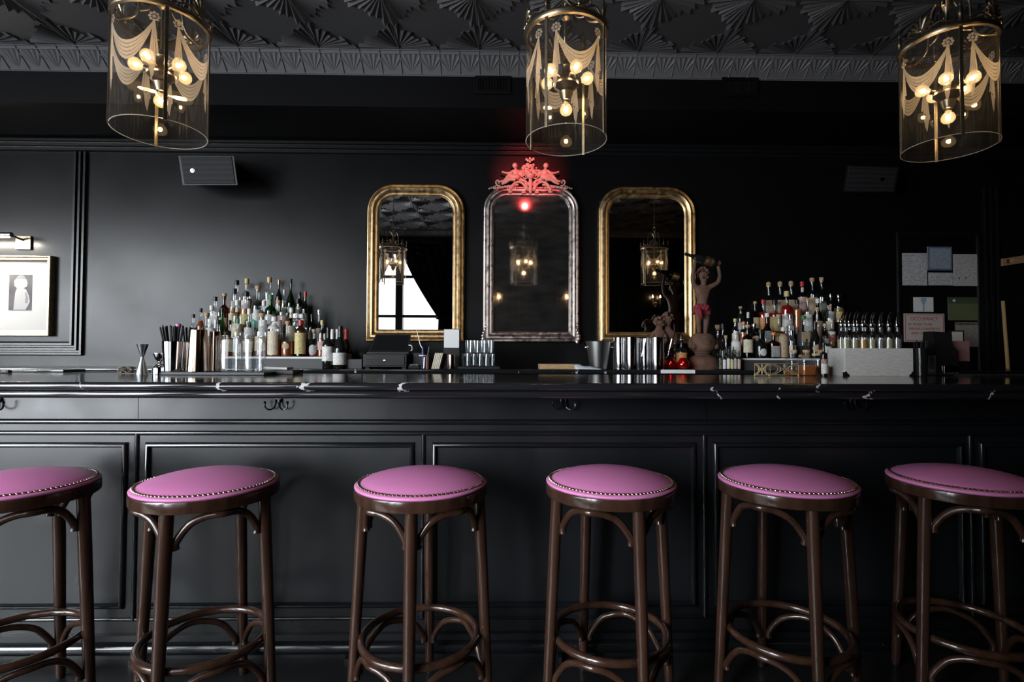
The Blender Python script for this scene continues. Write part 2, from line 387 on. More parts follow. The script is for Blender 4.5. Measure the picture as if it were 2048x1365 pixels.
# street windows: double sashes with a thick mullion
for k, (wx, ww) in enumerate(WIN):
    e = bpy.data.objects.new('window_%d' % (k + 1), None); COL.objects.link(e); struct(e)
    m = MB(); y0, y1 = YR - .13, YR - .02
    m.box(wx - ww / 2, wx - ww / 2 + .06, y0, y1, WZ0, WZ1); m.box(wx + ww / 2 - .06, wx + ww / 2, y0, y1, WZ0, WZ1)
    m.box(wx - .055, wx + .055, y0, y1, WZ0, WZ1); m.box(wx - ww / 2, wx + ww / 2, y0, y1, WZ0, WZ0 + .08); m.box(wx - ww / 2, wx + ww / 2, y0, y1, WZ1 - .06, WZ1)
    for z in (1.74, 2.36): m.box(wx - ww / 2, wx + ww / 2, y0 + .02, y1 - .02, z - .02, z + .02)
    m.build('window_frame', 'black_trim', e, smooth=False)
    MB().box(wx - ww / 2 + .02, wx + ww / 2 - .02, YR - .080, YR - .076, WZ0 + .02, WZ1 - .02).build('window_pane', 'pane_glass', e, smooth=False)
# curtains of the window that the left-hand mirror shows
def curtain(sx, label):
    t = thing('curtain', label, 'curtain', (WIN[0][0], YR + .03, 0)); m = MB(); vs, fs = [], []; NU, NV = 60, 26
    for j in range(NV + 1):
        v = j / NV; z = 2.86 - 2.56 * v
        tz = 1.70
        k = min(1, max(0, (2.86 - z) / (2.86 - tz)))
        xin = .03 + (.60) * k ** 1.35 if z > tz else .63 - .02 * (tz - z)
        xout = .98
        for i in range(NU + 1):
            u = i / NU; x = xin + (xout - xin) * u
            y = .05 + .028 * sin(u * 44 + v * 2) * (.5 + .5 * (xout - xin)) + .01 * sin(u * 17)
            vs.append((sx * x, y, z))
    for j in range(NV):
        for i in range(NU): a = j * (NU + 1) + i; fs.append((a, a + 1, a + NU + 2, a + NU + 1))
    o = m.add(vs, fs).build('drape', 'black_velvet', t); sd = o.modifiers.new('thickness', 'SOLIDIFY'); sd.thickness = .004
    MB().tube([(sx * .60, .10, 1.70), (sx * .78, .115, 1.67), (sx * .99, .05, 1.74)], .016, 8).build('tie_back', 'black_velvet', t)
curtain(1, 'black velvet curtain tied back on the side towards the bar middle, seen in the mirror')
curtain(-1, 'black velvet curtain tied back on the far side of the street window')
# spotlight that washes the carved crest in red
t = thing('spotlight', 'small black ceiling spotlight with red beam behind middle lantern', 'spotlight', RSP)
q = (at(1062, 333, 3.84) - RSP).to_track_quat('-Z', 'Y').to_matrix().to_4x4()
MB().lathe([(.026, .005), (.026, -.02), (.029, -.02), (.030, .07), (.014, .085)], 20, cap=(False, True), M=q).build('can', 'black_plastic', t)
MB().lathe([(.022, .012), (.001, .012)], 16, cap=(False, False), M=q).build('lens', emission('red_lens', (1, .05, .06), .3), t)
MB().tube([(0, 0, .07), (0, -.01, ZC - RSP.z)], .007).build('stem', 'black_plastic', t)

# air vents on the bulkhead face
def vent(xa, xb, ya, yb_, label):
    a, b = at(xa, ya, YB), at(xb, yb_, YB); t = thing('air_vent', label, 'vent', (0, YB, 0))
    m = MB(); m.sweep([(a.x, b.z), (b.x, b.z), (b.x, a.z), (a.x, a.z)], [(0, 0), (0, .012), (.022, .014), (.026, .004), (.026, 0)]); m.build('frame', 'bulkhead', t)
    m = MB(); n = 18
    for i in range(n): x = a.x + .03 + (b.x - a.x - .06) * i / (n - 1); m.box(x - .0015, x + .0015, -.009, -.001, b.z + .024, a.z - .024)
    m.build('grille', 'black_plastic', t)
vent(950, 1021, 153, 190, 'black louvred air vent under the cornice left of the middle lantern')
vent(1443, 1516, 156, 194, 'black louvred air vent under the cornice between middle and right-hand lanterns')
# ================================================================ front bar
YF, YT = 2.03, 1.80           # panelled face, front edge of the top
ZT = 1.056
def marble():
    m, n, l, p = nmat('black_marble'); p.inputs['Roughness'].default_value = .10; p.inputs['Specular IOR Level'].default_value = .6
    tc = n.new('ShaderNodeTexCoord'); sp = n.new('ShaderNodeSeparateXYZ'); l.new(tc.outputs['Object'], sp.inputs[0])
    ns = n.new('ShaderNodeTexNoise'); ns.inputs['Scale'].default_value = 14; ns.inputs['Detail'].default_value = 5; l.new(tc.outputs['Object'], ns.inputs[0])
    def mth(op, a, b=None):
        k = n.new('ShaderNodeMath'); k.operation = op
        for i, q in enumerate((a, b)):
            if q is None: continue
            if isinstance(q, (int, float)): k.inputs[i].default_value = q
            else: l.new(q, k.inputs[i])
        return k.outputs[0]
    off = mth('MULTIPLY', mth('SUBTRACT', ns.outputs[0], .5), .16)
    xx = mth('ADD', mth('ADD', sp.outputs['X'], off), mth('MULTIPLY', sp.outputs['Y'], -.35))
    tot = None
    for px, w in ((437, .008), (611, .009), (810, .011), (1432, .0035), (1560, .004), (1640, .005), (1745, .007), (1990, .005), (160, .0015)):
        x0 = xat(px, YT, 775) - .35 * YT
        d = mth('ABSOLUTE', mth('SUBTRACT', xx, x0)); v = mth('LESS_THAN', d, w)
        v = mth('MULTIPLY', v, mth('GREATER_THAN', sp.outputs['Z'], ZT - .030) if px < 900 or px == 1640 else mth('LESS_THAN', sp.outputs['Z'], ZT - .012))
        tot = v if tot is None else mth('MAXIMUM', tot, v)
    n2 = n.new('ShaderNodeTexNoise'); n2.inputs['Scale'].default_value = 30; n2.inputs['Detail'].default_value = 6; l.new(tc.outputs['Object'], n2.inputs[0])
    tot = mth('MULTIPLY', tot, mth('GREATER_THAN', n2.outputs[0], .45))
    mx = n.new('ShaderNodeMix'); mx.data_type = 'RGBA'; l.new(tot, mx.inputs[0]); mx.inputs[6].default_value = (.012, .012, .014, 1); mx.inputs[7].default_value = (.50, .50, .51, 1)
    l.new(mx.outputs[2], p.inputs['Base Color']); return m
marble()
XB0, XB1 = -5.2, XR - .02
def bull(y, z, r, n=8): return [(y + r - r * sin(pi * k / n), z - r * cos(pi * k / n)) for k in range(n + 1)]     # half round facing the room
r = .0138
prof = bull(YT + .006, ZT - 3 * r, r) + bull(YT, ZT - r, r) + [(YT + .02, ZT), (YT + .03, ZT), (2.58, ZT), (2.58, ZT - .02), (2.58, ZT - 4 * r)]
o = MB().extrude_x(prof, XB0, XB1).build('countertop', 'black_marble', sharp=50)
tag(o, 'long black marble bar top with white veins and double rounded edge', 'countertop')

bar = thing('bar_counter', 'long black panelled bar front running behind the pink stools', 'bar', (0, YF, 0))
zf1 = ZT - 4 * r - .001
MB().box(XB0, XB1, 0, .55, .10, zf1).build('body', 'black_bar', bar, smooth=False)
MB().box(XB0, XB1, .0, .55, .0, .10).build('plinth', 'black_bar', bar, smooth=False)
Z = lambda y: zat(y, YF, 700)
sx_ = [XB0, xat(281, YF, 815), xat(1411, YF, 815), XB1]
for i in range(3): MB().box(sx_[i] + .0012, sx_[i + 1] - .0012, -.012, 0, Z(838), zf1).build('fascia', 'black_bar', bar, smooth=False)
def half(z, r, y=0.0, sq=.8): return [(y - r * sq * sin(pi * k / 8), z - r * cos(pi * k / 8)) for k in range(9)]
def rail(name, ya, yb_, y=0.0, sq=.9, mt='black_bead'):
    za, zb = Z(yb_), Z(ya); MB().extrude_x(half((za + zb) / 2, (zb - za) / 2, y, sq), XB0, XB1).build(name, mt, bar, sharp=60)
rail('upper_bead', 839, 850); rail('lower_bead', 862, 872)
rail('base_bead', 1234, 1241); rail('foot_moulding', 1276, 1301, -.022, 1.0)
MB().box(XB0, XB1, -.022, 0, .10, Z(1301)).build('skirting', 'black_bar', bar, smooth=False)
px = [-301, 272, 846, 1409, 1942, 2500]
for i in range(len(px)):
    x = xat(px[i], YF, 1000); zz = (Z(1238), Z(868))
    m = MB(); n = 8; rr = .0085
    m.add([(x - rr * cos(pi * k / n), -rr * sin(pi * k / n), z) for z in zz for k in range(n + 1)], [(k, k + 1, n + 2 + k, n + 1 + k) for k in range(n)] + [tuple(range(n + 1)), tuple(range(2 * n + 1, n, -1))])
    m.build('upright_bead', 'black_bead', bar, sharp=60)
bp = [(0, 0), (.002, .008), (.008, .014), (.014, .014), (.019, .007), (.022, -.004)]
for i in range(len(px) - 1):
    xa = xat(px[i], YF, 1000) + .033; xb = xat(px[i + 1], YF, 1000) - .033
    m = MB(); m.sweep([(xa, Z(1216)), (xb, Z(1216)), (xb, Z(885)), (xa, Z(885))], bp); m.build('panel_moulding', 'black_bead', bar, sharp=50)
for q in (260, 692, 1120, 1560): x = xat(q, YF - .05, 1320); MB().box(x - .007, x + .007, -.05, 0, 0, Z(1304)).build('foot_bracket', 'black_bar', bar, smooth=False)

# bag hooks under the top
def hook(px_, label):
    t = thing('bag_hook', label, 'hook', (xat(px_, YF, 808), YF - .0155, 0)); z = zat(800, YF - .03, px_)
    MB().box(-.012, .012, -.004, 0, z - .012, z + .012).build('plate', 'black_gloss', t, bevel=.002)
    for s in (-1, 1):
        pts = [(s * .008, -.006, z)] + [(s * .008, -.008 - .0, z - .018)] + [(s * (.008 + .017 * (1 - cos(a))), -.010 - .014 * sin(a / 2), z - .020 - .017 * sin(a)) for a in [pi * k / 8 for k in range(1, 9)]]
        pts += [(pts[-1][0], pts[-1][1], z - .010)]
        m = MB().tube(pts, .0032, 7); m.ball(pts[-1], .0055, 8); m.build('prong', 'black_gloss', t)
hook(4, 'black double bag hook under the bar top at the far left edge')
hook(561, 'black double bag hook under the bar top above the second pink stool')
hook(1126, 'black double bag hook under the bar top beside the fourth pink stool')
hook(1698, 'black double bag hook under the bar top above the fifth pink stool')

# back counter below the mirrors
ZB = 1.056
bc = thing('back_counter', 'black stone back counter below the mirrors holding the bottles', 'counter', (0, 3.38, 0))
MB().box(XB0, XB1, 0, YW - 3.38 - .003, ZB - .026, ZB).build('slab', 'black_marble', bc, bevel=.004)
MB().box(XB0, XB1, .03, YW - 3.38 - .003, 0, ZB - .026).build('cabinet', 'black_bar', bc, smooth=False)

# ================================================================ stools
def make_stool():
    t = thing('bar_stool', 'x', 'stool')
    n = 64
    MB().lathe([(.190, .698), (.2082, .698), (.2112, .702), (.2112, .728), (.2082, .7325), (.190, .7325)], n, cap=(False, False)).build('seat_ring', 'bentwood', t)
    MB().lathe([(.166, .700), (.191, .700), (.191, .704)], 48, cap=(True, False)).build('seat_base', 'black_plastic', t)
    pr = [(.2052, .7325), (.2092, .7355), (.2100, .739), (.2072, .7425), (.201, .7445), (.1965, .7450), (.194, .7455)]
    for k in range(1, 15):
        a = k / 14; pr.append((.194 * (1 - a) + .0005, .7455 + .035 * (1 - (1 - a) ** 2.0) ** .80))
    MB().lathe(pr, n, cap=(False, False)).build('cushion', 'pink_leather', t, sharp=80)
    if 'oxblood' not in MATS: mat('oxblood', (.05, .012, .014), .5)
    MB().lathe([(.1935, .745), (.1950, .7485), (.2005, .7465), (.2010, .7438)], n, cap=(False, False)).build('trim_tape', 'oxblood', t)
    m = MB()
    for k in range(96):
        a = 2 * pi * k / 96; m.ball((.1980 * cos(a), .1980 * sin(a), .7470), .0049, 6, (1, 1, .75))
    m.build('nail_trim', 'brass_nail', t)
    legs = []
    for k in range(4):
        a = pi / 2 * k; d = V((cos(a), sin(a), 0))
        def L(z, d=d): return d * (.222 - .036 * min(1, z / .70)) + V((0, 0, z))
        m = MB().tube([L(.014), L(.10), L(.3), L(.5), L(.702)], [.0145, .016, .0175, .019, .019], 14); m.build('leg', 'bentwood', t)
        MB().tube([L(.003), L(.015)], .0125, 12).build('foot_pad', 'black_plastic', t)
        legs.append(L)
    for k in range(4):
        A, B = legs[k], legs[(k + 1) % 4]; bis = V((cos(pi / 2 * k + pi / 4), sin(pi / 2 * k + pi / 4), 0)); sd = (A(0) - B(0)).normalized()
        def arch(z0, z1, rt):
            pa = A(z0) - sd * .026 ; pb = B(z0) + sd * .026; pm = bis * rt + V((0, 0, z1))
            pts = [pa + V((0, 0, -.012)), pa + V((0, 0, .01)), pa.lerp(pm, .28) + V((0, 0, (z1 - z0) * .40)), pa.lerp(pm, .62) + V((0, 0, (z1 - z0) * .31)), pm,
                   pb.lerp(pm, .62) + V((0, 0, (z1 - z0) * .31)), pb.lerp(pm, .28) + V((0, 0, (z1 - z0) * .40)), pb + V((0, 0, .01)), pb + V((0, 0, -.012))]
            return catmull(pts, 5)
        MB().tube(arch(.600, .685, .193), .0115, 10).build('seat_brace', 'bentwood', t)
        MB().tube(arch(.132, .226, .184), .0105, 10).build('lower_brace', 'bentwood', t)
    MB().tube([(.183 * cos(2 * pi * k / 56), .183 * sin(2 * pi * k / 56), .250) for k in range(56)], .0125, 10, closed=True).build('foot_ring', 'bentwood', t)
    return t
st = make_stool()
SP = [(36, 1.70, 8), (416, 1.715, 86), (843, 1.72, 90), (1220, 1.735, 15), (1571, 1.74, 84), (1922, 1.755, 20)]
SL = ['pink leather bar stool cut off by the left edge of the photo', 'pink leather bar stool under the second double hook, second from the left',
      'pink leather bar stool in front of the middle panel joint, below the cash drawer', 'pink leather bar stool just right of the middle, below the steel pitchers',
      'pink leather bar stool in front of the right-hand bottle display, fifth from the left', 'pink leather bar stool in the dark at the right edge of the photo']
for i, (sx, sy, ra) in enumerate(SP):
    loc = (xat(sx, sy, 970), sy, 0)
    if i == 0: o = st; o.location = loc; o.rotation_euler = (0, 0, radians(ra)); o['label'] = SL[0]; o['group'] = 'pink stools along the bar'
    else: dup(st, loc, radians(ra), SL[i], 'pink stools along the bar')
# ================================================================ mirrors
def frame_path(x0, x1, z0, z1, r, n=10):
    return [(x0, z0), (x1, z0)] + arc(x1 - r, z1 - r, r, 0, pi / 2, n) + arc(x0 + r, z1 - r, r, pi / 2, pi, n)
def mirror(pxs, label, fm, gm, rpx=52, crest=False):
    xl, xr, yt, yb_, w = pxs; a = at(xl, yb_, YW - .02); b = at(xr, yt, YW - .02)
    x0, x1, z0, z1 = a.x, b.x, a.z, b.z; k = ppm(YW); r = rpx / k; w = w / k
    t = thing('wall_mirror', label, 'mirror', ((x0 + x1) / 2, YW - .004, z0)); hw = (x1 - x0) / 2; H = z1 - z0
    P = frame_path(-hw, hw, 0, H, r)
    pr = [(0, 0), (0, .03), (.004, .038), (.010, .040), (.014, .034), (w * .22, .036), (w * .36, .046), (w * .52, .047), (w * .66, .040), (w * .76, .030), (w * .80, .030), (w * .84, .036), (w * .90, .035), (w * .94, .026), (w * 1.0, .022), (w * 1.04, .012)]
    MB().sweep(P, pr).build('frame', fm, t, sharp=30)
    ins = w * 1.0; G = frame_path(-hw + ins, hw - ins, ins, H - ins, max(.02, r - ins))
    MB().add([(x, -.016, z) for x, z in G], [tuple(range(len(G)))]).build('mirror_pane', gm, t, smooth=False)
    MB().box(-hw + .01, hw - .01, -.010, 0, .01, H - r * .5).build('backing', 'black_plastic', t)
    return t, hw, H, w
mirror((733, 930, 371, 683, 23), 'gilt arched wall mirror reflecting the street window, above the cash drawer', 'gold_leaf', 'mirror_glass', 54)
mirror((1196, 1390, 376, 687, 22), 'gilt arched wall mirror behind the statue of the boy and pitchers', 'gold_leaf', 'mirror_glass', 54)
t, hw, H, w = mirror((966, 1158, 375, 684, 20), 'silver wall mirror with a carved cherub crest in red light', 'silver_leaf', 'antique_mirror', 48)
mat('crest_plaster', (.46, .33, .27), .5, bump=.3, bscale=120)
k = ppm(YW - .05)
def C(px, py, d=.05):          # a point of the crest, in the mirror's own frame
    q = at(px, py, YW - d); return V((q.x - t.location.x, q.y - t.location.y, q.z - t.location.z))
cx0 = 1061.0
def putto(s):                  # a reclining cherub, merged into one carved body
    u = 1 / k; f = lambda x, y, d=.055: C(cx0 + s * x, y, d); m = MB()
    m.ball(f(31, 331.5, .066), 5.6 * u, 10); m.ball(f(30, 338, .060), 2.6 * u, 8); m.ball(f(29, 345, .060), 6.4 * u, 10, (1, .8, 1.15)); m.ball(f(28, 354, .060), 7.2 * u, 10, (1.15, .85, .9))
    for pts, r0_, r1_ in ((((33, 341), (41, 346), (49, 346), (56, 344)), 3.0, 1.7), (((25, 342), (20, 348), (16, 353)), 3.0, 1.7), (((30, 354), (40, 351), (46, 354), (52, 361), (59, 363)), 4.8, 1.9), (((30, 359), (41, 359), (49, 365), (56, 368)), 4.8, 1.9)):
        P_ = catmull([f(x, y, .066) for x, y in pts], 5); m.tube(P_, [(r0_ + (r1_ - r0_) * q / (len(P_) - 1)) * u for q in range(len(P_))], 8)
        m.ball(P_[-1], r1_ * 1.25 * u, 6)
    o = m.build('crest_figure', 'crest_plaster', t); rm = o.modifiers.new('remesh', 'REMESH'); rm.mode = 'VOXEL'; rm.voxel_size = .0026; rm.use_smooth_shade = True
    sm = o.modifiers.new('smooth', 'SMOOTH'); sm.iterations = 2; o.modifiers.remove(o.modifiers['weighted'])
    o['label'] = 'carved reclining cherub on the crest'
putto(1); putto(-1)
m = MB(); u = 1 / k
for s in (-1, 1):
    g = lambda x, y, d=.055: C(cx0 + s * x, y, d)
    m.tube(catmull([g(-8, 381), g(-11, 372), g(-17, 366), g(-25, 364), g(-33, 368), g(-38, 376), g(-41, 381)], 5), [2.6 * u] * 31, 8)
    m.tube(catmull([g(-6, 379), g(-9, 368), g(-12, 362), g(-19, 358), g(-26, 356), g(-33, 358)], 5), 2.0 * u, 8)
    m.tube(catmull([g(-14, 362), g(-22, 360), g(-27, 354), g(-23, 350), g(-19, 353), g(-22, 356)], 5), 1.6 * u, 8)
    m.tube(catmull([g(-60, 372), g(-66, 371), g(-69, 365), g(-66, 361), g(-62, 364), g(-64, 367)], 5), 1.8 * u, 8)
    m.tube(catmull([g(-6, 356), g(-12, 357), g(-15, 353), g(-11, 351), g(-9, 354)], 5), 1.3 * u, 8)
    for j in range(7): m.ball(g(-28 - 7 * j, 370 + 1.2 * j, .05), 3.4 * u, 6, (1.6, .8, .7))
    for j in range(5): m.ball(g(-30 - 4 * j, 376 - j * .3, .052), 2.2 * u, 6, (.8, .8, 1.4))
    for j in range(4): m.ball(g(-70 - 4 * j, 373 + 1.5 * j, .048), 2.3 * u, 6, (1, .8, .8))
for y, rr in ((384, 4), (378, 5.5), (372, 5), (367, 6), (362, 5)): m.ball(C(cx0, y, .055), rr * u, 8, (.8, .7, 1))
for s in (-1, 1):
    for j in range(3): m.ball(C(cx0 + s * (5 + 3 * j), 368 - 3 * j, .053), 3 * u, 6, (.7, .7, 1.3))
    m.ball(C(cx0 + s * 13, 385, .05), 4 * u, 6, (1.3, .7, .7)); m.ball(C(cx0 + s * 40, 384, .05), 4 * u, 6, (1.2, .7, .7))
m.lathe([(1.5 * u, 0), (5 * u, 2 * u), (8 * u, 6 * u), (9 * u, 9 * u)], 14, c=tuple(C(cx0, 359, .055)))
m.build('crest_scrollwork', 'crest_plaster', t)
random.seed(3); m = MB()
for j in range(70):
    a = random.random() * pi; rr = random.random() ** .6
    x = cx0 + 23 * rr * cos(a); y = 351 - 24 * rr * sin(a) * (1 - .15 * abs(cos(a)))
    m.ball(C(x, y, .05 + .02 * random.random()), (1.8 + 1.6 * random.random()) * u, 6, (1 + .5 * random.random(), .8, .8 + .5 * random.random()))
for dx, dy in ((0, -33), (-4, -29), (4, -30), (-7, -31), (7, -32), (0, -27)): m.ball(C(cx0 - 1 + dx, 350 + dy, .055), 2.6 * u, 6, (.9, .6, 1.2))
m.build('crest_bouquet', 'crest_plaster', t)
m = MB()
for px_ in (969, 1155):
    for j in range(7): m.ball(C(px_ + (3 if px_ > 1000 else -3) * sin(j * .9), 684 - 6 * j, .045), (4.2 - .45 * j) * u, 7, (1, .7, 1.2))
m.build('corner_carving', 'silver_leaf', t)
# ================================================================ hanging lanterns
thin_glass('lantern_glass', (.90, .89, .87), .06, .6, .008, .014)
thin_glass('glass_edge', (.8, .78, .74), .2, .6, .03, .45)
def glow_glass():
    m, n, l, p = nmat('bulb_glow'); n.remove(p)
    tr = n.new('ShaderNodeBsdfTransparent'); em = n.new('ShaderNodeEmission'); em.inputs[0].default_value = (1, .62, .26, 1); em.inputs[1].default_value = 2.6
    gl = n.new('ShaderNodeBsdfGlossy'); gl.inputs['Roughness'].default_value = .03
    mx = n.new('ShaderNodeMixShader'); mx.inputs[0].default_value = .42; l.new(tr.outputs[0], mx.inputs[1]); l.new(em.outputs[0], mx.inputs[2])
    lw = n.new('ShaderNodeLayerWeight'); lw.inputs[0].default_value = .2; m2 = n.new('ShaderNodeMixShader'); l.new(lw.outputs['Facing'], m2.inputs[0]); l.new(mx.outputs[0], m2.inputs[1]); l.new(gl.outputs[0], m2.inputs[2])
    l.new(m2.outputs[0], n['Material Output'].inputs[0]); return m
glow_glass()
emission('filament', (1, .66, .32), 190)
def etched():
    m, n, l, p = nmat('etched_glass'); n.remove(p)
    tr = n.new('ShaderNodeBsdfTransparent'); df = n.new('ShaderNodeBsdfDiffuse'); df.inputs[0].default_value = (.8, .76, .7, 1)
    tl = n.new('ShaderNodeBsdfTranslucent'); tl.inputs[0].default_value = (.85, .78, .7, 1)
    ad = n.new('ShaderNodeMixShader'); ad.inputs[0].default_value = .6; l.new(df.outputs[0], ad.inputs[1]); l.new(tl.outputs[0], ad.inputs[2])
    mx = n.new('ShaderNodeMixShader'); mx.inputs[0].default_value = .52; l.new(tr.outputs[0], mx.inputs[1]); l.new(ad.outputs[0], mx.inputs[2])
    l.new(mx.outputs[0], n['Material Output'].inputs[0]); return m
etched()
RL, HG = .149, .392                     # glass radius and height; z = 0 is the bottom rim
def make_lantern():
    t = thing('hanging_lantern', 'x', 'lantern')
    n = 72
    MB().lathe([(RL, 0), (RL, HG)], n, cap=(False, False)).build('glass_shade', 'lantern_glass', t)
    MB().tube([(RL * cos(2 * pi * k / n), RL * sin(2 * pi * k / n), 0) for k in range(n)], .0016, 6, closed=True).build('glass_rim', 'glass_edge', t)
    for k in range(4):
        a = pi / 2 * k; c, s = cos(a), sin(a); M = Matrix.Rotation(a, 4, 'Z')
        MB().box(RL - .0015, RL + .0045, -.0055, .0055, -.004, HG, M=M).build('strut', 'old_brass', t, bevel=.0012)
        m = MB(); m.lathe([(.0035, 0), (.009, .006), (.006, .014), (.0095, .026), (.011, .036), (.007, .05), (.0075, .054), (.004, .06), (.0055, .068), (.003, .076), (.0008, .088)], 10, c=(0, 0, 0), M=Matrix.Translation((RL * c, RL * s, HG + .012))); m.build('finial', 'old_brass', t)
    MB().lathe([(RL - .006, HG - .006), (RL + .006, HG - .006), (RL + .008, HG), (RL + .004, HG + .004), (RL + .008, HG + .008), (RL + .006, HG + .015), (RL - .006, HG + .015), (RL - .006, HG - .006)], n, cap=(False, False)).build('top_ring', 'old_brass', t, sharp=60)
    for k in range(4):                   # palmette between each pair of finials
        a = pi / 2 * (k + .5); M = Matrix.Rotation(a, 4, 'Z') @ Matrix.Translation((RL, 0, HG + .015)); m = MB()
        for j in range(-3, 4):
            b = j * .42; ln = .062 - .009 * abs(j)
            pts = [V((0, .006 * sin(b), .012)), V((.002, ln * .6 * sin(b), .014 + ln * .6 * cos(b))), V((.0, ln * 1.0 * sin(b * 1.12), .014 + ln * cos(b)))]
            m.tube(catmull(pts, 4), [.003, .0034, .0038, .0045, .005, .0056, .006, .0056, .003], 6, M=M)
        for s in (-1, 1):
            m.tube(catmull([(0, s * .004, .012), (0, s * .026, .004), (0, s * .044, .016), (0, s * .038, .030), (0, s * .028, .024)], 5), .0035, 6, M=M)
            m.tube(catmull([(0, s * .040, .010), (-.006, s * .060, .018), (-.016, s * .078, .010), (-.030, s * .092, .006)], 5), .003, 6, M=M)
        m.ball((0, 0, .014), .008, 8, M=M); m.build('palmette', 'old_brass', t)
    for k in range(3):                   # scrolled arms up to the crown
        a = 2 * pi / 3 * k + pi / 6; M = Matrix.Rotation(a, 4, 'Z'); m = MB()
        m.tube(catmull([(RL - .004, 0, HG + .012), (RL * .62, 0, HG + .03), (RL * .50, 0, HG + .09), (RL * .46, 0, HG + .16), (RL * .30, 0, HG + .195), (RL * .16, 0, HG + .175), (RL * .22, 0, HG + .15)], 6), .0045, 8, M=M)
        m.tube(catmull([(RL * .5, 0, HG + .05), (RL * .30, 0, HG + .06), (RL * .22, 0, HG + .09), (RL * .32, 0, HG + .10), (RL * .34, 0, HG + .085)], 5), .0035, 8, M=M); m.build('scroll_arm', 'old_brass', t)
    m = MB(); m.lathe([(.004, .12), (.005, HG + .06), (.018, HG + .07), (.008, HG + .09), (.005, HG + .13), (.02, HG + .165), (.024, HG + .175), (.010, HG + .195), (.005, HG + .205)], 14)
    m.lathe([(.006, .175), (.016, .185), (.034, .192), (.047, .206), (.047, .216), (.036, .232), (.02, .246), (.012, .27), (.016, .282), (.008, .30), (.004, .31)], 20)
    m.lathe([(.006, .148), (.016, .152), (.021, .165), (.026, .182)], 16); m.build('stem', 'old_brass', t)
    zb = .226
    def bulb(c, d):
        q = V(d).to_track_quat('Z', 'Y').to_matrix().to_4x4(); M = Matrix.Translation(c) @ q
        b = MB().lathe([(.008, -.030), (.011, -.020), (.019, -.012), (.0235, 0), (.0225, .010), (.016, .019), (.006, .0232), (.0004, .0236)], 16, cap=(False, False), M=M).build('bulb', 'bulb_glow', t)
        MB().lathe([(.010, -.05), (.011, -.028), (.009, -.024)], 10, M=M).build('socket', 'old_brass', b)
        MB().ball((0, 0, -.002), .0078, 8, (1, 1, 1.2), M=M).build('filament', 'filament', b)
    for k in range(5):
        a = 2 * pi * k / 5 + pi / 2; d = V((cos(a), sin(a), .30)).normalized(); bulb(V((0, 0, zb - .012)) + d * .082, d)
    bulb(V((0, 0, .118)), (0, 0, -1))
    # etched swags, tails and rosettes on the glass
    m = MB(); R2 = RL - .0008
    def cyl(u, z): return (R2 * cos(u), R2 * sin(u), z)
    def patch(fl, fr, n_=12):            # a band between two edge curves (angle, height)
        L = [fl(i / n_) for i in range(n_ + 1)]; Rr = [fr(i / n_) for i in range(n_ + 1)]
        m.add([cyl(*p) for p in L] + [cyl(*p) for p in Rr], [(i, i + 1, n_ + 2 + i, n_ + 1 + i) for i in range(n_)])
    for k in range(4):
        ac = pi / 2 * (k + .5); aL, aR = ac - .545, ac + .545
        for b in range(5):               # folds of the swag
            s0 = .078 + .0105 * b; s1 = s0 + .0092
            patch(lambda v: (aL + (aR - aL) * v, HG - .06 - .003 * b - s0 * 4 * v * (1 - v)), lambda v: (aL + (aR - aL) * v, HG - .06 - .003 * (b + .9) - s1 * 4 * v * (1 - v)), 16)
        for a0 in (aL, aR):              # a tail and a rosette at each end
            for b in range(4):
                w0 = (b - 2) / 4; w1 = (b - 1.08) / 4
                patch(lambda v: (a0 + w0 * (.05 + .17 * v), HG - .068 - (.150 - .012 * b) * v), lambda v: (a0 + w1 * (.05 + .17 * v), HG - .068 - (.150 - .012 * b) * v), 6)
            patch(lambda v: (a0 - .09 + .05 * v, HG - .214 - .055 * v), lambda v: (a0 + .06 - .05 * v, HG - .192 - .055 * v), 3)
            m.add([cyl(a0, HG - .050)] + [cyl(a0 + .042 * cos(pi * j / 5), HG - .050 + .0063 * sin(pi * j / 5)) for j in range(10)], [(0, j + 1, (j + 1) % 10 + 1) for j in range(10)])
            for b in range(8):
                th = 2 * pi * b / 8; cu, cz = a0 + .088 * cos(th), HG - .050 + .0132 * sin(th)
                m.add([cyl(cu, cz)] + [cyl(cu + .034 * cos(pi * j / 4), cz + .0051 * sin(pi * j / 4)) for j in range(8)], [(0, j + 1, (j + 1) % 8 + 1) for j in range(8)])
    m.build('etched_swags', 'etched_glass', t)
    zc = ZC - 1.95; ring = HG + .225
    MB().tube([(.022 * cos(2 * pi * k / 20), 0, ring + .022 * sin(2 * pi * k / 20)) for k in range(20)], .0035, 8, closed=True).build('hook_ring', 'old_brass', t)
    m = MB(); z = ring + .02; i = 0
    while z < zc - .035:
        Mx = Matrix.Translation((0, 0, z + .016)) @ Matrix.Rotation(pi / 2 * (i % 2), 4, 'Z')
        m.tube([(.0075 * cos(2 * pi * k / 12), 0, .019 * sin(2 * pi * k / 12)) for k in range(12)], .0022, 6, closed=True, M=Mx); z += .030; i += 1
    m.build('chain', 'old_brass', t)
    MB().lathe([(.010, zc - .05), (.02, zc - .045), (.05, zc - .014), (.055, zc - .004)], 20).build('ceiling_rose', 'old_brass', t)
    return t
lan = make_lantern(); YL = 1.93
LL = ['brass and etched glass lantern hanging at the left, above the second stool', 'brass and etched glass lantern hanging in the middle, before the crested mirror', 'brass and etched glass lantern hanging at the right above the dark bar end']
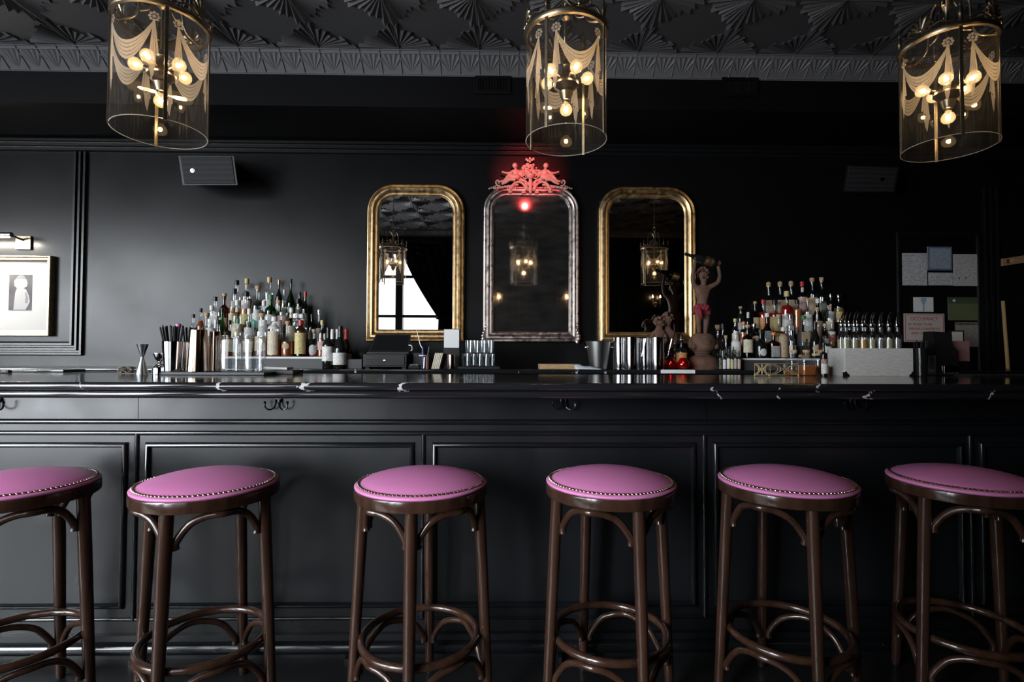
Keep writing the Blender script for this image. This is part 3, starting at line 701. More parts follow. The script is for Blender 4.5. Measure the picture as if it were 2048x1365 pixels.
for i, (px_, rz, yy) in enumerate(((320, 38, 1.90), (1132, 56, 1.93), (1897, 64, 1.96))):
    loc = (at(px_, 279, yy).x, yy, 1.95)
    if i == 0: lan.location = loc; lan.rotation_euler = (0, 0, radians(rz)); lan['label'] = LL[0]; lan['group'] = 'hanging lanterns in a row'
    else: dup(lan, loc, radians(rz), LL[i], 'hanging lanterns in a row')

# candle sconces on the street wall, seen in the mirrors
emission('candle_bulb', (1, .62, .28), 60)
def make_sconce():
    t = thing('wall_sconce', 'x', 'sconce'); MB().lathe([(.001, 0), (.04, 0), (.035, .012), (.012, .02)], 16, M=Matrix.Translation((0, 0, .02)) @ Matrix.Rotation(-pi / 2, 4, 'X')).build('backplate', 'old_brass', t)
    for s in (-1, 1):
        m = MB().tube(catmull([(0, .015, .0), (s * .02, .05, -.035), (s * .05, .07, -.03), (s * .058, .07, .01)], 6), .005, 8); m.lathe([(.006, 0), (.016, .006), (.018, .012)], 12, c=(s * .058, .07, .005)); m.build('arm', 'old_brass', t)
        MB().lathe([(.0095, 0), (.0095, .095)], 12, c=(s * .058, .07, .016)).build('candle', 'candle', t)
        MB().lathe([(.004, 0), (.010, .012), (.009, .024), (.003, .042), (.0005, .05)], 10, c=(s * .058, .07, .111), cap=(False, False)).build('bulb', 'candle_bulb', t)
    return t
sc = make_sconce(); D2 = 2 * YW - YR
def virt(px_, py): q = at(px_, py, D2); return (q.x, YR, q.z)
for i, (px_, lb) in enumerate(((1309, 'twin candle sconce reflected in the right-hand gilt mirror'), (1139, 'twin candle sconce reflected at the right edge of the silver mirror'), (990, 'twin candle sconce reflected at the left edge of the silver mirror'))):
    x, y, z = virt(px_, 612)
    if i == 0: sc.location = (x, y, z); sc['label'] = lb; sc['group'] = 'candle sconces on the street wall'
    else: dup(sc, (x, y, z), 0, lb, 'candle sconces on the street wall')
# ================================================================ glassware and bottles
thin_glass('clear_glass', (.95, .96, .965), .07, .75, .02)
thin_glass('green_glass', (.10, .30, .12), .06, .6, .02)
thin_glass('teal_glass', (.55, .75, .70), .06, .6, .02)
thin_glass('brown_glass', (.30, .13, .05), .06, .6, .02)
mat('dark_glass', (.008, .010, .008), .06, spec=.6)
def liquid(name, col, k=.45):
    m, n, l, p = nmat(name); p.inputs['Base Color'].default_value = (*col, 1); p.inputs['Roughness'].default_value = .05; p.inputs['IOR'].default_value = 1.33; p.inputs['Transmission Weight'].default_value = k
liquid('amber', (.55, .16, .03)); liquid('whiskey', (.42, .09, .018)); liquid('red_liquid', (.40, .015, .012), .4); liquid('pale_gold', (.70, .45, .14), .55)
liquid('water', (.80, .82, .82), .80); liquid('orange_liquid', (.60, .20, .05), .25); liquid('dark_liquid', (.06, .018, .008), .4); liquid('juice', (.62, .36, .10), .2); liquid('lime_juice', (.62, .60, .40), .4); liquid('green_liquid', (.03, .20, .06), .5)
PAPER = {'white': (.78, .77, .75), 'cream': (.72, .64, .48), 'tan': (.50, .38, .24), 'yellow': (.66, .55, .24), 'grey': (.42, .42, .42), 'pink': (.62, .40, .38), 'teal': (.10, .36, .32), 'black': (.03, .03, .03), 'red': (.5, .06, .05), 'blue': (.16, .24, .34), 'orange': (.6, .28, .10)}
for k_, c_ in PAPER.items(): print_mat('label_' + k_, c_, (.10, .08, .07) if k_ not in ('black', 'red', 'blue', 'teal') else (.7, .62, .45), 90, .46)
KIND = {   # (radius, height, squareness) stations of each bottle shape, as fractions
 'wine':  [(.90, 0, 2), (1, .02, 2), (1, .60, 2), (.92, .66, 2), (.55, .73, 2), (.34, .78, 2), (.31, .84, 2), (.31, .97, 2), (.36, .975, 2), (.36, 1, 2)],
 'burgundy': [(.90, 0, 2), (1, .02, 2), (1, .46, 2), (.90, .56, 2), (.62, .68, 2), (.40, .78, 2), (.32, .86, 2), (.31, .97, 2), (.36, .98, 2), (.36, 1, 2)],
 'round': [(.92, 0, 2), (1, .03, 2), (1, .60, 2), (.94, .66, 2), (.70, .715, 2), (.40, .745, 2), (.32, .77, 2), (.31, .93, 2), (.38, .94, 2), (.38, 1, 2)],
 'tall':  [(.92, 0, 2), (1, .02, 2), (1, .68, 2), (.88, .73, 2), (.50, .765, 2), (.34, .79, 2), (.32, .95, 2), (.38, .955, 2), (.38, 1, 2)],
 'square': [(.84, 0, 7), (.90, .02, 7), (.90, .60, 7), (.82, .66, 5), (.55, .71, 3), (.36, .74, 2), (.33, .77, 2), (.32, .93, 2), (.38, .94, 2), (.38, 1, 2)],
 'squat': [(.92, 0, 2), (1, .04, 2), (1, .42, 2), (.92, .52, 2), (.66, .60, 2), (.38, .66, 2), (.28, .72, 2), (.27, .94, 2), (.33, .95, 2), (.33, 1, 2)],
 'globe': [(.45, 0, 2), (.55, .02, 2), (.80, .14, 2), (1, .32, 2), (.96, .46, 2), (.70, .60, 2), (.40, .70, 2), (.27, .78, 2), (.25, .96, 2), (.30, 1, 2)],
 'bell':  [(1, 0, 2), (1.02, .04, 2), (.96, .30, 2), (.80, .48, 2), (.52, .60, 2), (.34, .68, 2), (.30, .76, 2), (.29, .95, 2), (.34, .96, 2), (.34, 1, 2)],
 'jar':   [(.92, 0, 2), (1, .03, 2), (1, .74, 2), (.90, .80, 2), (.55, .84, 2), (.40, .87, 2), (.38, .95, 2), (.42, 1, 2)],
 'dropper': [(.9, 0, 2), (1, .04, 2), (1, .56, 2), (.8, .64, 2), (.4, .70, 2), (.38, .80, 2)],
}
def prof_r(kind, f):
    P = KIND[kind]
    for (r0_, z0_, q0), (r1_, z1_, q1) in zip(P, P[1:]):
        if z0_ <= f <= z1_: t = (f - z0_) / max(1e-6, z1_ - z0_); return r0_ + (r1_ - r0_) * t, q0
    return P[-1][0], 2
def smooth_prof(kind, r, h, f1=1.0, k=1.0, z_in=0.0):
    P = [p for p in KIND[kind] if p[1] <= f1 + 1e-6]
    if P[-1][1] < f1 - 1e-3: rr, q = prof_r(kind, f1); P = P + [(rr, f1, q)]
    return [(max(.0008, p[0] * r * k - z_in), p[1] * h + (.004 if (z_in and i == 0) else 0)) for i, p in enumerate(P)], [p[2] for p in P]
def label_patch(kind, r, h, f0, f1, span=1.15, oval=False, name='label', m='label_white', parent=None, top=None):
    mb = MB(); nz, na = (9, 14); vs, fs = [], []
    for j in range(nz + 1):
        v = j / nz; f = f0 + (f1 - f0) * v; rr, q = prof_r(kind, f); sp = span
        if oval: sp = span * sqrt(max(0.0, 1 - (2 * v - 1) ** 2)) + 1e-3
        for i in range(na + 1):
            a = -pi / 2 + sp * (2 * i / na - 1); ca, sa = cos(a), sin(a)
            mm = 1.0 if q == 2 else (abs(ca) ** q + abs(sa) ** q) ** (-1 / q)
            vs.append(((rr * r + .0007) * mm * ca, (rr * r + .0007) * mm * sa, f * h))
    for j in range(nz):
        for i in range(na): a = j * (na + 1) + i; fs.append((a, a + 1, a + na + 2, a + na + 1))
    return mb.add(vs, fs).build(name, m, parent)
CAPR = {'wine': .36, 'burgundy': .36}
def bottle(loc, kind, r, h, glass, liq, fill, lab, cap, label, group, rotz=0, name='bottle', n=20):
    t = thing(name, label, 'bottle', loc, rotz, group)
    hc = h * .93 if cap not in ('none', 'spout') else h
    P, Q = smooth_prof(kind, r, hc)
    MB().lathe(P, n, cap=(True, False), sq=Q).build('glass_body', glass, t, sharp=55)
    if liq:
        P, Q = smooth_prof(kind, r, hc, fill, 1.0, .0022)
        MB().lathe(P, n, sq=Q).build('liquid', liq, t, sharp=55)
    if lab:
        for (c, f0, f1, sp, ov) in lab: label_patch(kind, r, hc, f0, f1, sp, ov, m='label_' + c, parent=t, name='neck_label' if f0 > .7 else 'paper_label')
    rn = KIND[kind][-1][0] * r
    if cap in ('black_cap', 'white_cap', 'red_cap', 'green_cap', 'orange_cap', 'yellow_cap', 'copper_cap', 'steel'):
        MB().lathe([(rn * 1.08, hc * .945), (rn * 1.12, hc * .95), (rn * 1.10, h - .002), (rn * 1.0, h)], 16).build('cap', cap, t)
    elif cap == 'cork':
        m = MB(); m.lathe([(rn * .8, hc - .01), (rn * .85, hc), (rn * 1.25, hc + .001), (rn * 1.25, h + .002)], 14); m.build('cork', 'cork', t)
    elif cap == 'foil':
        MB().lathe([(prof_r(kind, .80)[0] * r + .0012, hc * .80), (prof_r(kind, .95)[0] * r + .0012, hc * .96), (rn * 1.08, hc * .97), (rn * 1.08, h - .001), (rn * .9, h)], 16).build('capsule', 'white_cap', t)
    elif cap == 'redfoil':
        MB().lathe([(prof_r(kind, .80)[0] * r + .0012, hc * .80), (prof_r(kind, .95)[0] * r + .0012, hc * .96), (rn * 1.08, hc * .97), (rn * 1.08, h - .001), (rn * .9, h)], 16).build('capsule', 'red_cap', t)
    elif cap == 'blackfoil':
        MB().lathe([(prof_r(kind, .80)[0] * r + .0012, hc * .80), (prof_r(kind, .95)[0] * r + .0012, hc * .96), (rn * 1.08, hc * .97), (rn * 1.08, h - .001), (rn * .9, h)], 16).build('capsule', 'black_cap', t)
    elif cap == 'ball':
        m = MB(); m.ball((0, 0, hc + .018), .017, 10); m.lathe([(rn * .9, hc - .004), (rn * 1.1, hc), (rn * 1.1, hc + .006)], 12); m.build('stopper', 'cork', t)
    elif cap == 'spout':
        m = MB(); m.lathe([(rn * 1.0, h - .008), (rn * 1.25, h), (rn * 1.25, h + .008), (rn * .6, h + .012)], 12)
        m.tube(catmull([(0, 0, h + .01), (.0, 0, h + .03), (.006, 0, h + .055), (.012, 0, h + .068)], 4), [.0052 - .0002 * k for k in range(13)], 8); m.build('pour_spout', 'steel', t)
    return t
GCOL = {'clear_glass': 'clear', 'green_glass': 'green', 'teal_glass': 'teal', 'brown_glass': 'brown', 'dark_glass': 'black'}
LCOL = {'amber': 'amber', 'whiskey': 'dark amber', 'red_liquid': 'red', 'pale_gold': 'pale gold', 'water': 'clear', 'orange_liquid': 'orange', 'dark_liquid': 'dark brown', 'green_liquid': 'green', None: ''}
CCOL = {'black_cap': 'black cap', 'white_cap': 'white cap', 'red_cap': 'red cap', 'green_cap': 'green cap', 'orange_cap': 'orange cap', 'yellow_cap': 'yellow cap', 'copper_cap': 'copper cap', 'steel': 'silver cap', 'cork': 'cork stopper', 'foil': 'white capsule', 'redfoil': 'dark red capsule', 'blackfoil': 'black capsule', 'ball': 'round stopper', 'spout': 'pour spout', 'none': 'open neck'}
def display(rows, side, group, tiers):
    for ri, (row, (ty, Yr)) in enumerate(zip(rows, tiers)):
        row = sorted(row, key=lambda b: b[0])
        for bi, (px, top, wpx, kind, gl, lq, fill, lab, cap) in enumerate(row):
            pt = at(px, top, Yr); zb = ty; h = pt.z - zb
            look = GCOL[gl] + ' bottle' if gl != 'clear_glass' else (LCOL[lq] + (' spirit bottle' if lq != 'water' else ' glass bottle') if lq else 'clear glass bottle')
            lb = '%s, %s, %s from left in %s row of the %s display' % (look, CCOL[cap], nth(bi), ['front', 'second', 'third', 'top'][ri], side)
            r_ = wpx / 2 / ppm(Yr) * .98
            for o_ in (bi - 1, bi + 1):
                if 0 <= o_ < len(row): r_ = min(r_, abs(row[o_][0] - px) / ppm(Yr) * (.49 if row[o_][2] >= wpx * .9 else .56))
            r_ = min(r_, .0415 if ri < 3 else .047)
            bottle((pt.x, Yr, zb + .0005), kind, r_, h, gl, lq, fill, lab, cap, lb, group)
C_, G_, B_, D_, TL_ = 'clear_glass', 'green_glass', 'brown_glass', 'dark_glass', 'teal_glass'
def L(c, f0=.14, f1=.5, sp=1.15, ov=False): return (c, f0, f1, sp, ov)
YS = [3.545, 3.645, 3.74, 3.832]
TZ = [zat(714, YS[0], 600), zat(690, YS[1], 600), zat(666, YS[2], 600), zat(641, YS[3], 600)]
LEFT = [
 [ # front row
  (414, 627, 22, 'round', C_, 'water', .5, [L('white')], 'cork'), (437, 640, 24, 'bell', C_, 'water', .5, [], 'black_cap'), (445.5 + 14, 641, 22, 'round', C_, 'whiskey', .55, [L('cream')], 'black_cap'), (476, 638, 22, 'tall', C_, 'pale_gold', .6, [L('white', .12, .55)], 'green_cap'),
  (499, 618, 30, 'globe', C_, 'pale_gold', .4, [L('cream', .1, .34)], 'white_cap'), (524, 628, 28, 'round', C_, 'amber', .5, [L('cream')], 'cork'),
  (549, 634, 26, 'jar', C_, 'amber', .6, [L('cream', .05, .68, 1.0), L('white', .74, .9, 1.2)], 'white_cap'), (576, 644, 30, 'squat', C_, 'whiskey', .44, [L('tan', .22, .42, .6, True)], 'cork'),
  (602, 641, 23, 'jar', B_, 'dark_liquid', .7, [L('yellow', .08, .70, 1.3)], 'red_cap'), (628, 660, 25, 'squat', C_, 'red_liquid', .40, [L('grey', .05, .48, .95, True)], 'cork'), (644.5, 641, 18, 'tall', C_, 'amber', .5, [L('pink', .2, .45)], 'yellow_cap')],
 [ # second row
  (387, 629, 20, 'round', C_, 'water', .4, [], 'black_cap'), (402, 617, 22, 'burgundy', C_, 'whiskey', .7, [L('cream', .1, .35)], 'black_cap'), (424, 612, 20, 'tall', C_, 'water', .4, [L('white', .2, .45)], 'white_cap'), (445, 616, 22, 'bell', G_, 'green_liquid', .4, [], 'black_cap'),
  (475, 601, 20, 'tall', C_, 'pale_gold', .5, [L('cream', .1, .5), L('cream', .78, .9)], 'white_cap'), (501, 618, 22, 'tall', TL_, 'water', .5, [L('white', .2, .5)], 'green_cap'), (528, 602, 19, 'tall', C_, 'pale_gold', .5, [L('white', .1, .6)], 'white_cap'),
  (557, 602, 20, 'tall', C_, 'water', .5, [L('teal', .05, .25), L('white', .3, .6)], 'cork'), (583, 617, 20, 'tall', C_, 'amber', .5, [L('cream', .1, .55), L('cream', .78, .9)], 'white_cap'), (604, 629, 22, 'square', C_, 'water', .4, [L('grey', .2, .5)], 'white_cap'), (624, 629, 18, 'wine', G_, 'green_liquid', .5, [L('black', .2, .45)], 'black_cap'), (638, 620, 17, 'bell', C_, 'water', .4, [L('grey', .2, .5)], 'steel')],
 [ # third row
  (431, 594, 25, 'square', C_, 'water', .5, [L('white', .12, .5, .8)], 'black_cap'), (449, 588, 24, 'round', B_, 'whiskey', .7, [L('tan', .15, .4)], 'cork'), (469, 578, 26, 'round', C_, 'amber', .6, [L('cream', .18, .46, 1.1)], 'black_cap'), (493, 584, 24, 'round', C_, 'amber', .62, [L('yellow', .2, .48)], 'black_cap'),
  (516, 573, 24, 'round', C_, 'pale_gold', .3, [L('white', .1, .52)], 'cork'), (542, 590, 22, 'round', G_, 'green_liquid', .4, [L('white', .16, .5, 1.3)], 'green_cap'), (568, 608, 26, 'jar', C_, 'pale_gold', .6, [L('pink', .3, .62, 1.2), L('teal', .08, .24, 1.2)], 'steel'), (596, 600, 28, 'square', C_, 'water', .5, [L('white', .1, .3), L('black', .34, .38), L('black', .43, .47)], 'black_cap'), (611, 584, 17, 'wine', G_, 'green_liquid', .6, [L('black', .15, .5)], 'red_cap')],
 [ # top row
  (474, 561, 24, 'round', C_, 'amber', .52, [L('white', .2, .5)], 'black_cap'), (494, 558, 22, 'round', C_, 'amber', .55, [L('white', .2, .5), L('cream', .8, .92)], 'yellow_cap'), (539, 555, 27, 'tall', C_, 'water', .5, [L('white', .2, .5)], 'yellow_cap'), (558, 560, 22, 'wine', D_, None, 0, [L('white', .2, .48, .8, True)], 'copper_cap'),
  (568.5, 580, 15, 'tall', C_, 'water', .5, [L('white', .2, .5)], 'white_cap'), (582, 558, 31, 'globe', G_, 'green_liquid', .60, [L('grey', .2, .34)], 'black_cap'), (599.5, 585, 15, 'wine', B_, 'dark_liquid', .6, [L('black', .2, .5)], 'black_cap')]]
LG = 'liquor bottles on the left stepped display'
t = thing('bottle_riser', 'black stepped riser with white front shelf under the left liquor bottles', 'display shelf', (0, 0, 0))
def riser(t, spans):
    for i, ((xa, xb), z) in enumerate(zip(spans, TZ)):
        a_, b_ = xat(xa, YS[i]), xat(xb, YS[i]); y0 = YS[i] - .046 if i > 0 else YS[i] - .052
        y1 = YS[i] + .048 if i < 3 else YW - .06
        MB().box(a_, b_, y0, y1, z - .012, z).build('shelf_board', 'white_paper' if i == 0 else 'grey_plastic', t, smooth=False)
        MB().box(a_ + .004, b_ - .004, y0 + .006, y1, ZB + .0005, z - .012).build('riser_box', 'grey_plastic', t, smooth=False)
mat('glow_shelf', (.7, .62, .6), .3)
riser(t, [(396, 653), (377, 650), (416, 622), (458, 612)])
display(LEFT, 'left', LG, list(zip(TZ, YS)))
RIGHT = [
 [(1471, 663, 20, 'round', C_, 'water', .6, [L('white', .05, .75, 1.3)], 'white_cap'), (1495, 651, 21, 'round', B_, 'dark_liquid', .66, [L('cream', .18, .60, 1.25)], 'cork'), (1521, 659, 27, 'squat', D_, None, 0, [L('white', .08, .36, .55, True)], 'black_cap'),
  (1547, 665, 22, 'square', B_, 'dark_liquid', .55, [L('grey', .06, .50, .8)], 'orange_cap'), (1566, 655, 19, 'jar', C_, 'amber', .6, [L('tan', .04, .84, 1.4)], 'white_cap'), (1583, 662, 16, 'tall', C_, 'water', .5, [L('white', .2, .5)], 'steel'), (1630, 645, 21, 'burgundy', D_, None, 0, [L('tan', .18, .42, 1.0, True), L('yellow', .08, .15)], 'black_cap'), (1652, 672, 21, 'round', C_, 'water', .5, [L('white', .1, .56, 1.3)], 'black_cap')],
 [(1470, 638, 15, 'round', C_, 'pale_gold', .5, [L('white', .15, .5)], 'yellow_cap'), (1487, 644, 18, 'round', C_, 'orange_liquid', .6, [L('pink', .1, .3)], 'orange_cap'), (1508, 648, 24, 'squat', D_, None, 0, [L('cream', .14, .5, .8, True)], 'steel'), (1534, 627, 27, 'bell', B_, 'dark_liquid', .5, [L('blue', .25, .5, .9), L('tan', .06, .24, .7, True)], 'teal_cap' if False else 'white_cap'),
  (1557, 630, 22, 'bell', C_, 'pale_gold', .45, [L('grey', .1, .35, .8, True)], 'cork'), (1580, 630, 15, 'tall', C_, 'water', .7, [], 'steel'), (1607, 632, 22, 'square', C_, 'water', .5, [L('tan', .15, .5, .8)], 'green_cap'), (1634, 616, 22, 'round', C_, 'amber', .55, [L('pink', .15, .55)], 'cork'), (1649, 648, 18, 'square', C_, 'water', .5, [L('white', .15, .5)], 'white_cap'), (1663, 640, 17, 'round', C_, 'pale_gold', .5, [L('red', .2, .45), L('white', .48, .6)], 'white_cap')],
 [(1481, 614, 17, 'wine', D_, None, 0, [L('grey', .2, .45), L('grey', .8, .88)], 'cork'), (1496, 625, 20, 'wine', D_, None, 0, [], 'foil'), (1510, 604, 20, 'square', B_, 'dark_liquid', .66, [L('tan', .2, .55, .8)], 'cork'), (1526, 600, 23, 'round', C_, 'red_liquid', .68, [L('orange', .1, .52, 1.3)], 'red_cap'), (1549, 601, 25, 'round', C_, 'red_liquid', .66, [L('yellow', .1, .55, 1.3)], 'black_cap'), (1573, 583, 25, 'round', C_, 'red_liquid', .72, [L('white', .10, .50, 1.3)], 'yellow_cap'),
  (1594, 600, 18, 'jar', C_, 'orange_liquid', .78, [], 'black_cap'), (1615, 598, 18, 'tall', C_, 'water', .5, [L('white', .1, .6, 1.3)], 'cork'), (1635, 598, 20, 'burgundy', G_, 'green_liquid', .5, [L('tan', .15, .4)], 'white_cap'), (1658, 612, 18, 'round', C_, 'pale_gold', .5, [L('cream', .2, .5)], 'cork')],
 [(1537, 568, 21, 'square', C_, 'water', .5, [L('tan', .10, .60, .85)], 'ball'), (1560, 567, 21, 'square', C_, 'water', .5, [L('tan', .10, .60, .85)], 'ball'), (1582, 566, 21, 'square', C_, 'water', .5, [L('tan', .10, .60, .85)], 'ball'), (1604, 564, 19, 'tall', C_, 'water', .4, [L('pink', .1, .66, 1.4), L('white', .80, .92)], 'red_cap'), (1624, 557, 19, 'tall', C_, 'water', .5, [L('tan', .1, .6, 1.3)], 'cork'), (1643, 556, 19, 'wine', C_, 'water', .5, [L('grey', .3, .45, 1.2)], 'cork'),
  (1661, 588, 14, 'tall', C_, 'water', .4, [L('white', .1, .4)], 'steel'), (1677, 589, 19, 'round', C_, 'pale_gold', .55, [L('yellow', .15, .4)], 'steel')]]
t = thing('bottle_riser', 'black stepped riser with white front shelf under the right-hand liquor bottles', 'display shelf', (0, 0, 0))
riser(t, [(1461, 1666), (1462, 1674), (1470, 1670), (1524, 1690)])
display(RIGHT, 'right-hand', 'liquor bottles on the right stepped display', list(zip(TZ, YS)))
cb = [o for o in bpy.data.objects if o.get('label', '').startswith('red spirit bottle, yellow cap')][0]
text('label_lettering', 'CAMPARI', .014, 'label_black', (0, -.0445, .135), parent=cb)

def ext(px, top, base, w, Y, kind, gl, lq, fill, lab, cap, label, group=None):
    b = at(px, base, Y); bottle((b.x, Y, ZB + .0005), kind, w / 2 / ppm(Y), at(px, top, Y).z - ZB, gl, lq, fill, lab, cap, label, group)
WG = 'wine bottles beside the left display'
ext(656, 656, 735, 23, 3.46, 'wine', D_, None, 0, [L('white', .20, .58, 1.3)], 'blackfoil', 'dark wine bottle with tall white label at the right end of the left display', WG)
ext(680, 653, 736, 27, 3.46, 'burgundy', D_, None, 0, [L('white', .10, .40, 1.4)], 'blackfoil', 'dark wine bottle with square white label beside the perforated grey box', WG)
ext(664, 659, 735, 23, 3.56, 'wine', D_, None, 0, [L('white', .20, .55, 1.3)], 'foil', 'dark wine bottle with white capsule behind the tall labelled wine bottle', WG)
ext(675, 659, 735, 23, 3.64, 'wine', D_, None, 0, [L('white', .20, .55, 1.3)], 'foil', 'dark wine bottle with white capsule directly behind the squarer labelled wine bottle', WG)
ext(692, 659, 735, 23, 3.57, 'burgundy', D_, None, 0, [L('white', .10, .40, 1.4)], 'redfoil', 'dark wine bottle with red capsule behind the perforated grey box', WG)
ext(1363, 682, 735, 22, 3.55, 'round', D_, None, 0, [L('orange', .05, .58, 1.5)], 'spout', 'bottle with orange paper band and steel pour spout behind the red candles')
ext(1350, 690, 735, 18, 3.645, 'round', C_, 'water', .5, [], 'spout', 'clear bottle with pour spout behind the orange banded bottle')
ext(1436, 651, 737, 22, 3.79, 'round', C_, 'water', .45, [], 'cork', 'clear glass bottle with tall cork standing right of the boy statue')
ext(1452, 672, 737, 15, 3.545, 'bell', C_, 'water', .45, [L('white', .1, .4)], 'cork', 'short clear bottle with white label behind the bitters bottles')
ext(1446, 648, 737, 14, 3.72, 'tall', C_, 'water', .45, [], 'black_cap', 'tall slender clear bottle behind the bitters bottles')
# little bitters bottles in front of the right-hand display
BX = [(1441, 700, 'black'), (1449, 703, 'white'), (1457, 699, 'white'), (1464, 702, 'yellow'), (1471, 700, 'grey'), (1478, 702, 'pink'), (1453, 694, 'black'), (1467, 694, 'white')]
for i, (px, top, c) in enumerate(BX):
    Y = 3.44 if i < 6 else 3.49; b = at(px, 737, Y); h = at(px, top, Y).z - ZB
    t = thing('dropper_bottle', '%s labelled bitters dropper bottle, %s from the left of the %s' % (c, nth(i if i < 6 else i - 6), 'front bitters row' if i < 6 else 'two bitters bottles behind'), 'bottle', (b.x, Y, ZB + .0005), 0, 'bitters bottles')
    r = .0115; P, Q = smooth_prof('dropper', r, h); MB().lathe(P, 14).build('glass_body', 'dark_glass', t, sharp=55); label_patch('dropper', r, h, .06, .54, 1.3, m='label_' + c, parent=t, name='paper_label')
    MB().lathe([(.0055, h * .8), (.0058, h * .88), (.0038, h * .89), (.0042, h * .96), (.002, h)], 10).build('dropper_cap', 'black_cap', t)
# ================================================================ things on the back counter
def onb(px, Y): return (xat(px, Y), Y, ZB + .0004)
def zb_(py, px, Y): return at(px, py, Y).z - ZB
# perforated box, wire rack, cash drawer, tablet
Y = 3.46; a, b = xat(684, Y), xat(724, Y); h = zb_(719, 700, Y)
t = thing('perforated_box', 'small grey perforated box left of the cash drawer', 'box', ((a + b) / 2, Y, ZB + .0004)); w = (b - a) / 2
MB().box(-w, w, 0, .07, 0, h).build('case', 'grey_plastic', t, bevel=.002)
m = MB()
for i in range(6):
    for j in range(3): m.lathe([(.0028, 0), (.0028, .001)], 8, M=Matrix.Translation((-w + .02 + i * (2 * w - .04) / 5, .0, h * (.25 + .25 * j))) @ Matrix.Rotation(pi / 2, 4, 'X'))
m.build('holes', 'black_cap', t)
t = thing('wire_rack', 'small black wire scroll rack behind the perforated grey box', 'rack', onb(716, 3.60)); m = MB()
for k in range(5): m.tube([(-.045 + .0225 * k, 0, 0), (-.045 + .0225 * k, 0, .115)], .0015, 6)
for z in (.02, .06, .10): m.tube([(-.045, 0, z), (.045, 0, z)], .0015, 6)
for k in (-1, 1): m.tube([(k * .022 + .018 * cos(a_), -.001, .075 + .018 * sin(a_)) for a_ in [2 * pi * i / 14 for i in range(14)]], .0014, 6, closed=True)
m.tube([(-.045, 0, .001), (-.045, .05, .001), (.045, .05, .001), (.045, 0, .001)], .0015, 6); m.build('wires', 'black_gloss', t)
Y = 3.42; a, b = xat(726, Y), xat(813, Y); w = (b - a) / 2; h = zb_(709, 770, Y)
t = thing('cash_drawer', 'black metal cash drawer under the tablet till', 'cash drawer', ((a + b) / 2, Y, ZB + .0004))
MB().box(-w, w, .006, .38, .012, h).build('case', 'black_plastic', t, bevel=.003)
m = MB().box(-w + .012, w - .012, 0, .008, .022, h - .010); m.build('drawer_front', 'black_plastic', t, bevel=.002)
for s in (-1, 1): MB().box(s * w * .45 - .055, s * w * .45 + .055, -.001, .001, h * .60, h * .64).build('slot', 'black_gloss', t)
MB().lathe([(.0085, 0), (.0085, .004), (.006, .005)], 14, M=Matrix.Translation((0, 0, h * .56)) @ Matrix.Rotation(pi / 2, 4, 'X')).build('lock', 'steel', t)
for s in (-1, 1):
    for y_ in (.03, .35): MB().box(s * w * .85 - .012, s * w * .85 + .012, y_, y_ + .02, 0, .013).build('foot', 'black_cap', t)
t = thing('tablet_stand', 'black tablet till leaning back on the cash drawer', 'tablet', (xat(776, 3.46), 3.46, ZB + h + .001)); a = (xat(818, 3.46) - xat(733, 3.46)) / 2
Mt = Matrix.Translation((0, .02, .012)) @ Matrix.Rotation(radians(-38), 4, 'X')
m = MB(); m.add([(-a, 0, 0), (a, 0, 0), (a * .92, 0, .155), (-a * .78, 0, .155), (-a, .012, 0), (a, .012, 0), (a * .92, .012, .155), (-a * .78, .012, .155)], [(0, 1, 2, 3), (7, 6, 5, 4), (0, 4, 5, 1), (1, 5, 6, 2), (2, 6, 7, 3), (3, 7, 4, 0)], Mt); m.build('case', 'black_plastic', t, bevel=.003)
m = MB(); m.add([(-a * .86, -.0006, .014), (a * .88, -.0006, .014), (a * .80, -.0006, .142), (-a * .68, -.0006, .142)], [(0, 1, 2, 3)], Mt); m.build('screen', 'black_gloss', t, smooth=False)
MB().box(-a, a * .98, 0, .10, 0, .014).build('base', 'black_plastic', t, bevel=.003)
MB().tube(catmull([(a * .97, .05, .02), (a * 1.10, .03, .03), (a * 1.08, .02, .055), (a * .95, .03, .06)], 5), .004, 8).build('cable', 'white_cap', t)
t = thing('card_reader', 'small card reader with bright screen right of the cash drawer', 'card reader', onb(830, 3.44))
MB().box(-.042, .03, 0, .08, 0, .022, M=Matrix.Rotation(.1, 4, 'X')).build('case', 'black_plastic', t, bevel=.004); MB().box(-.036, .02, .004, .04, .024, .0275, M=Matrix.Rotation(.1, 4, 'X')).build('screen', 'label_blue', t, bevel=.001)
# pen pot with pens, scissors, coasters, bronze cup, card holder
t = thing('pen_pot', 'black desk caddy holding pens beside the coasters', 'caddy', onb(839, 3.50)); MB().box(-.042, .03, 0, .06, 0, .105).build('body', 'black_plastic', t, bevel=.003)
t = thing('knife', 'thin long knife with blue handle leaning in the caddy', 'knife', (xat(846, 3.485), 3.485, ZB + .001)); zt = zb_(661, 833, 3.485); xk = xat(833, 3.485) - xat(846, 3.485)
MB().tube([(0, 0, .13), (xk * .4, 0, .155), (xk, 0, zt)], [.004, .0035, .0012], 6).build('blade', 'steel', t); MB().tube([(.003, 0, .0), (.002, 0, .03), (0, 0, .14)], [.006, .009, .008], 8).build('handle', mat('blue_plastic', (.015, .04, .22), .35), t)
t = thing('cup', 'small white rimmed glass cup in front of the pen caddy', 'cup', onb(846, 3.43)); MB().lathe([(.012, 0), (.014, .003), (.022, .085), (.024, .088), (.022, .088), (.013, .006)], 18, cap=(True, True)).build('body', 'clear_glass', t); MB().lathe([(.0225, .083), (.026, .084), (.026, .091), (.0225, .091)], 18, cap=(False, False)).build('rim', 'white_cap', t)
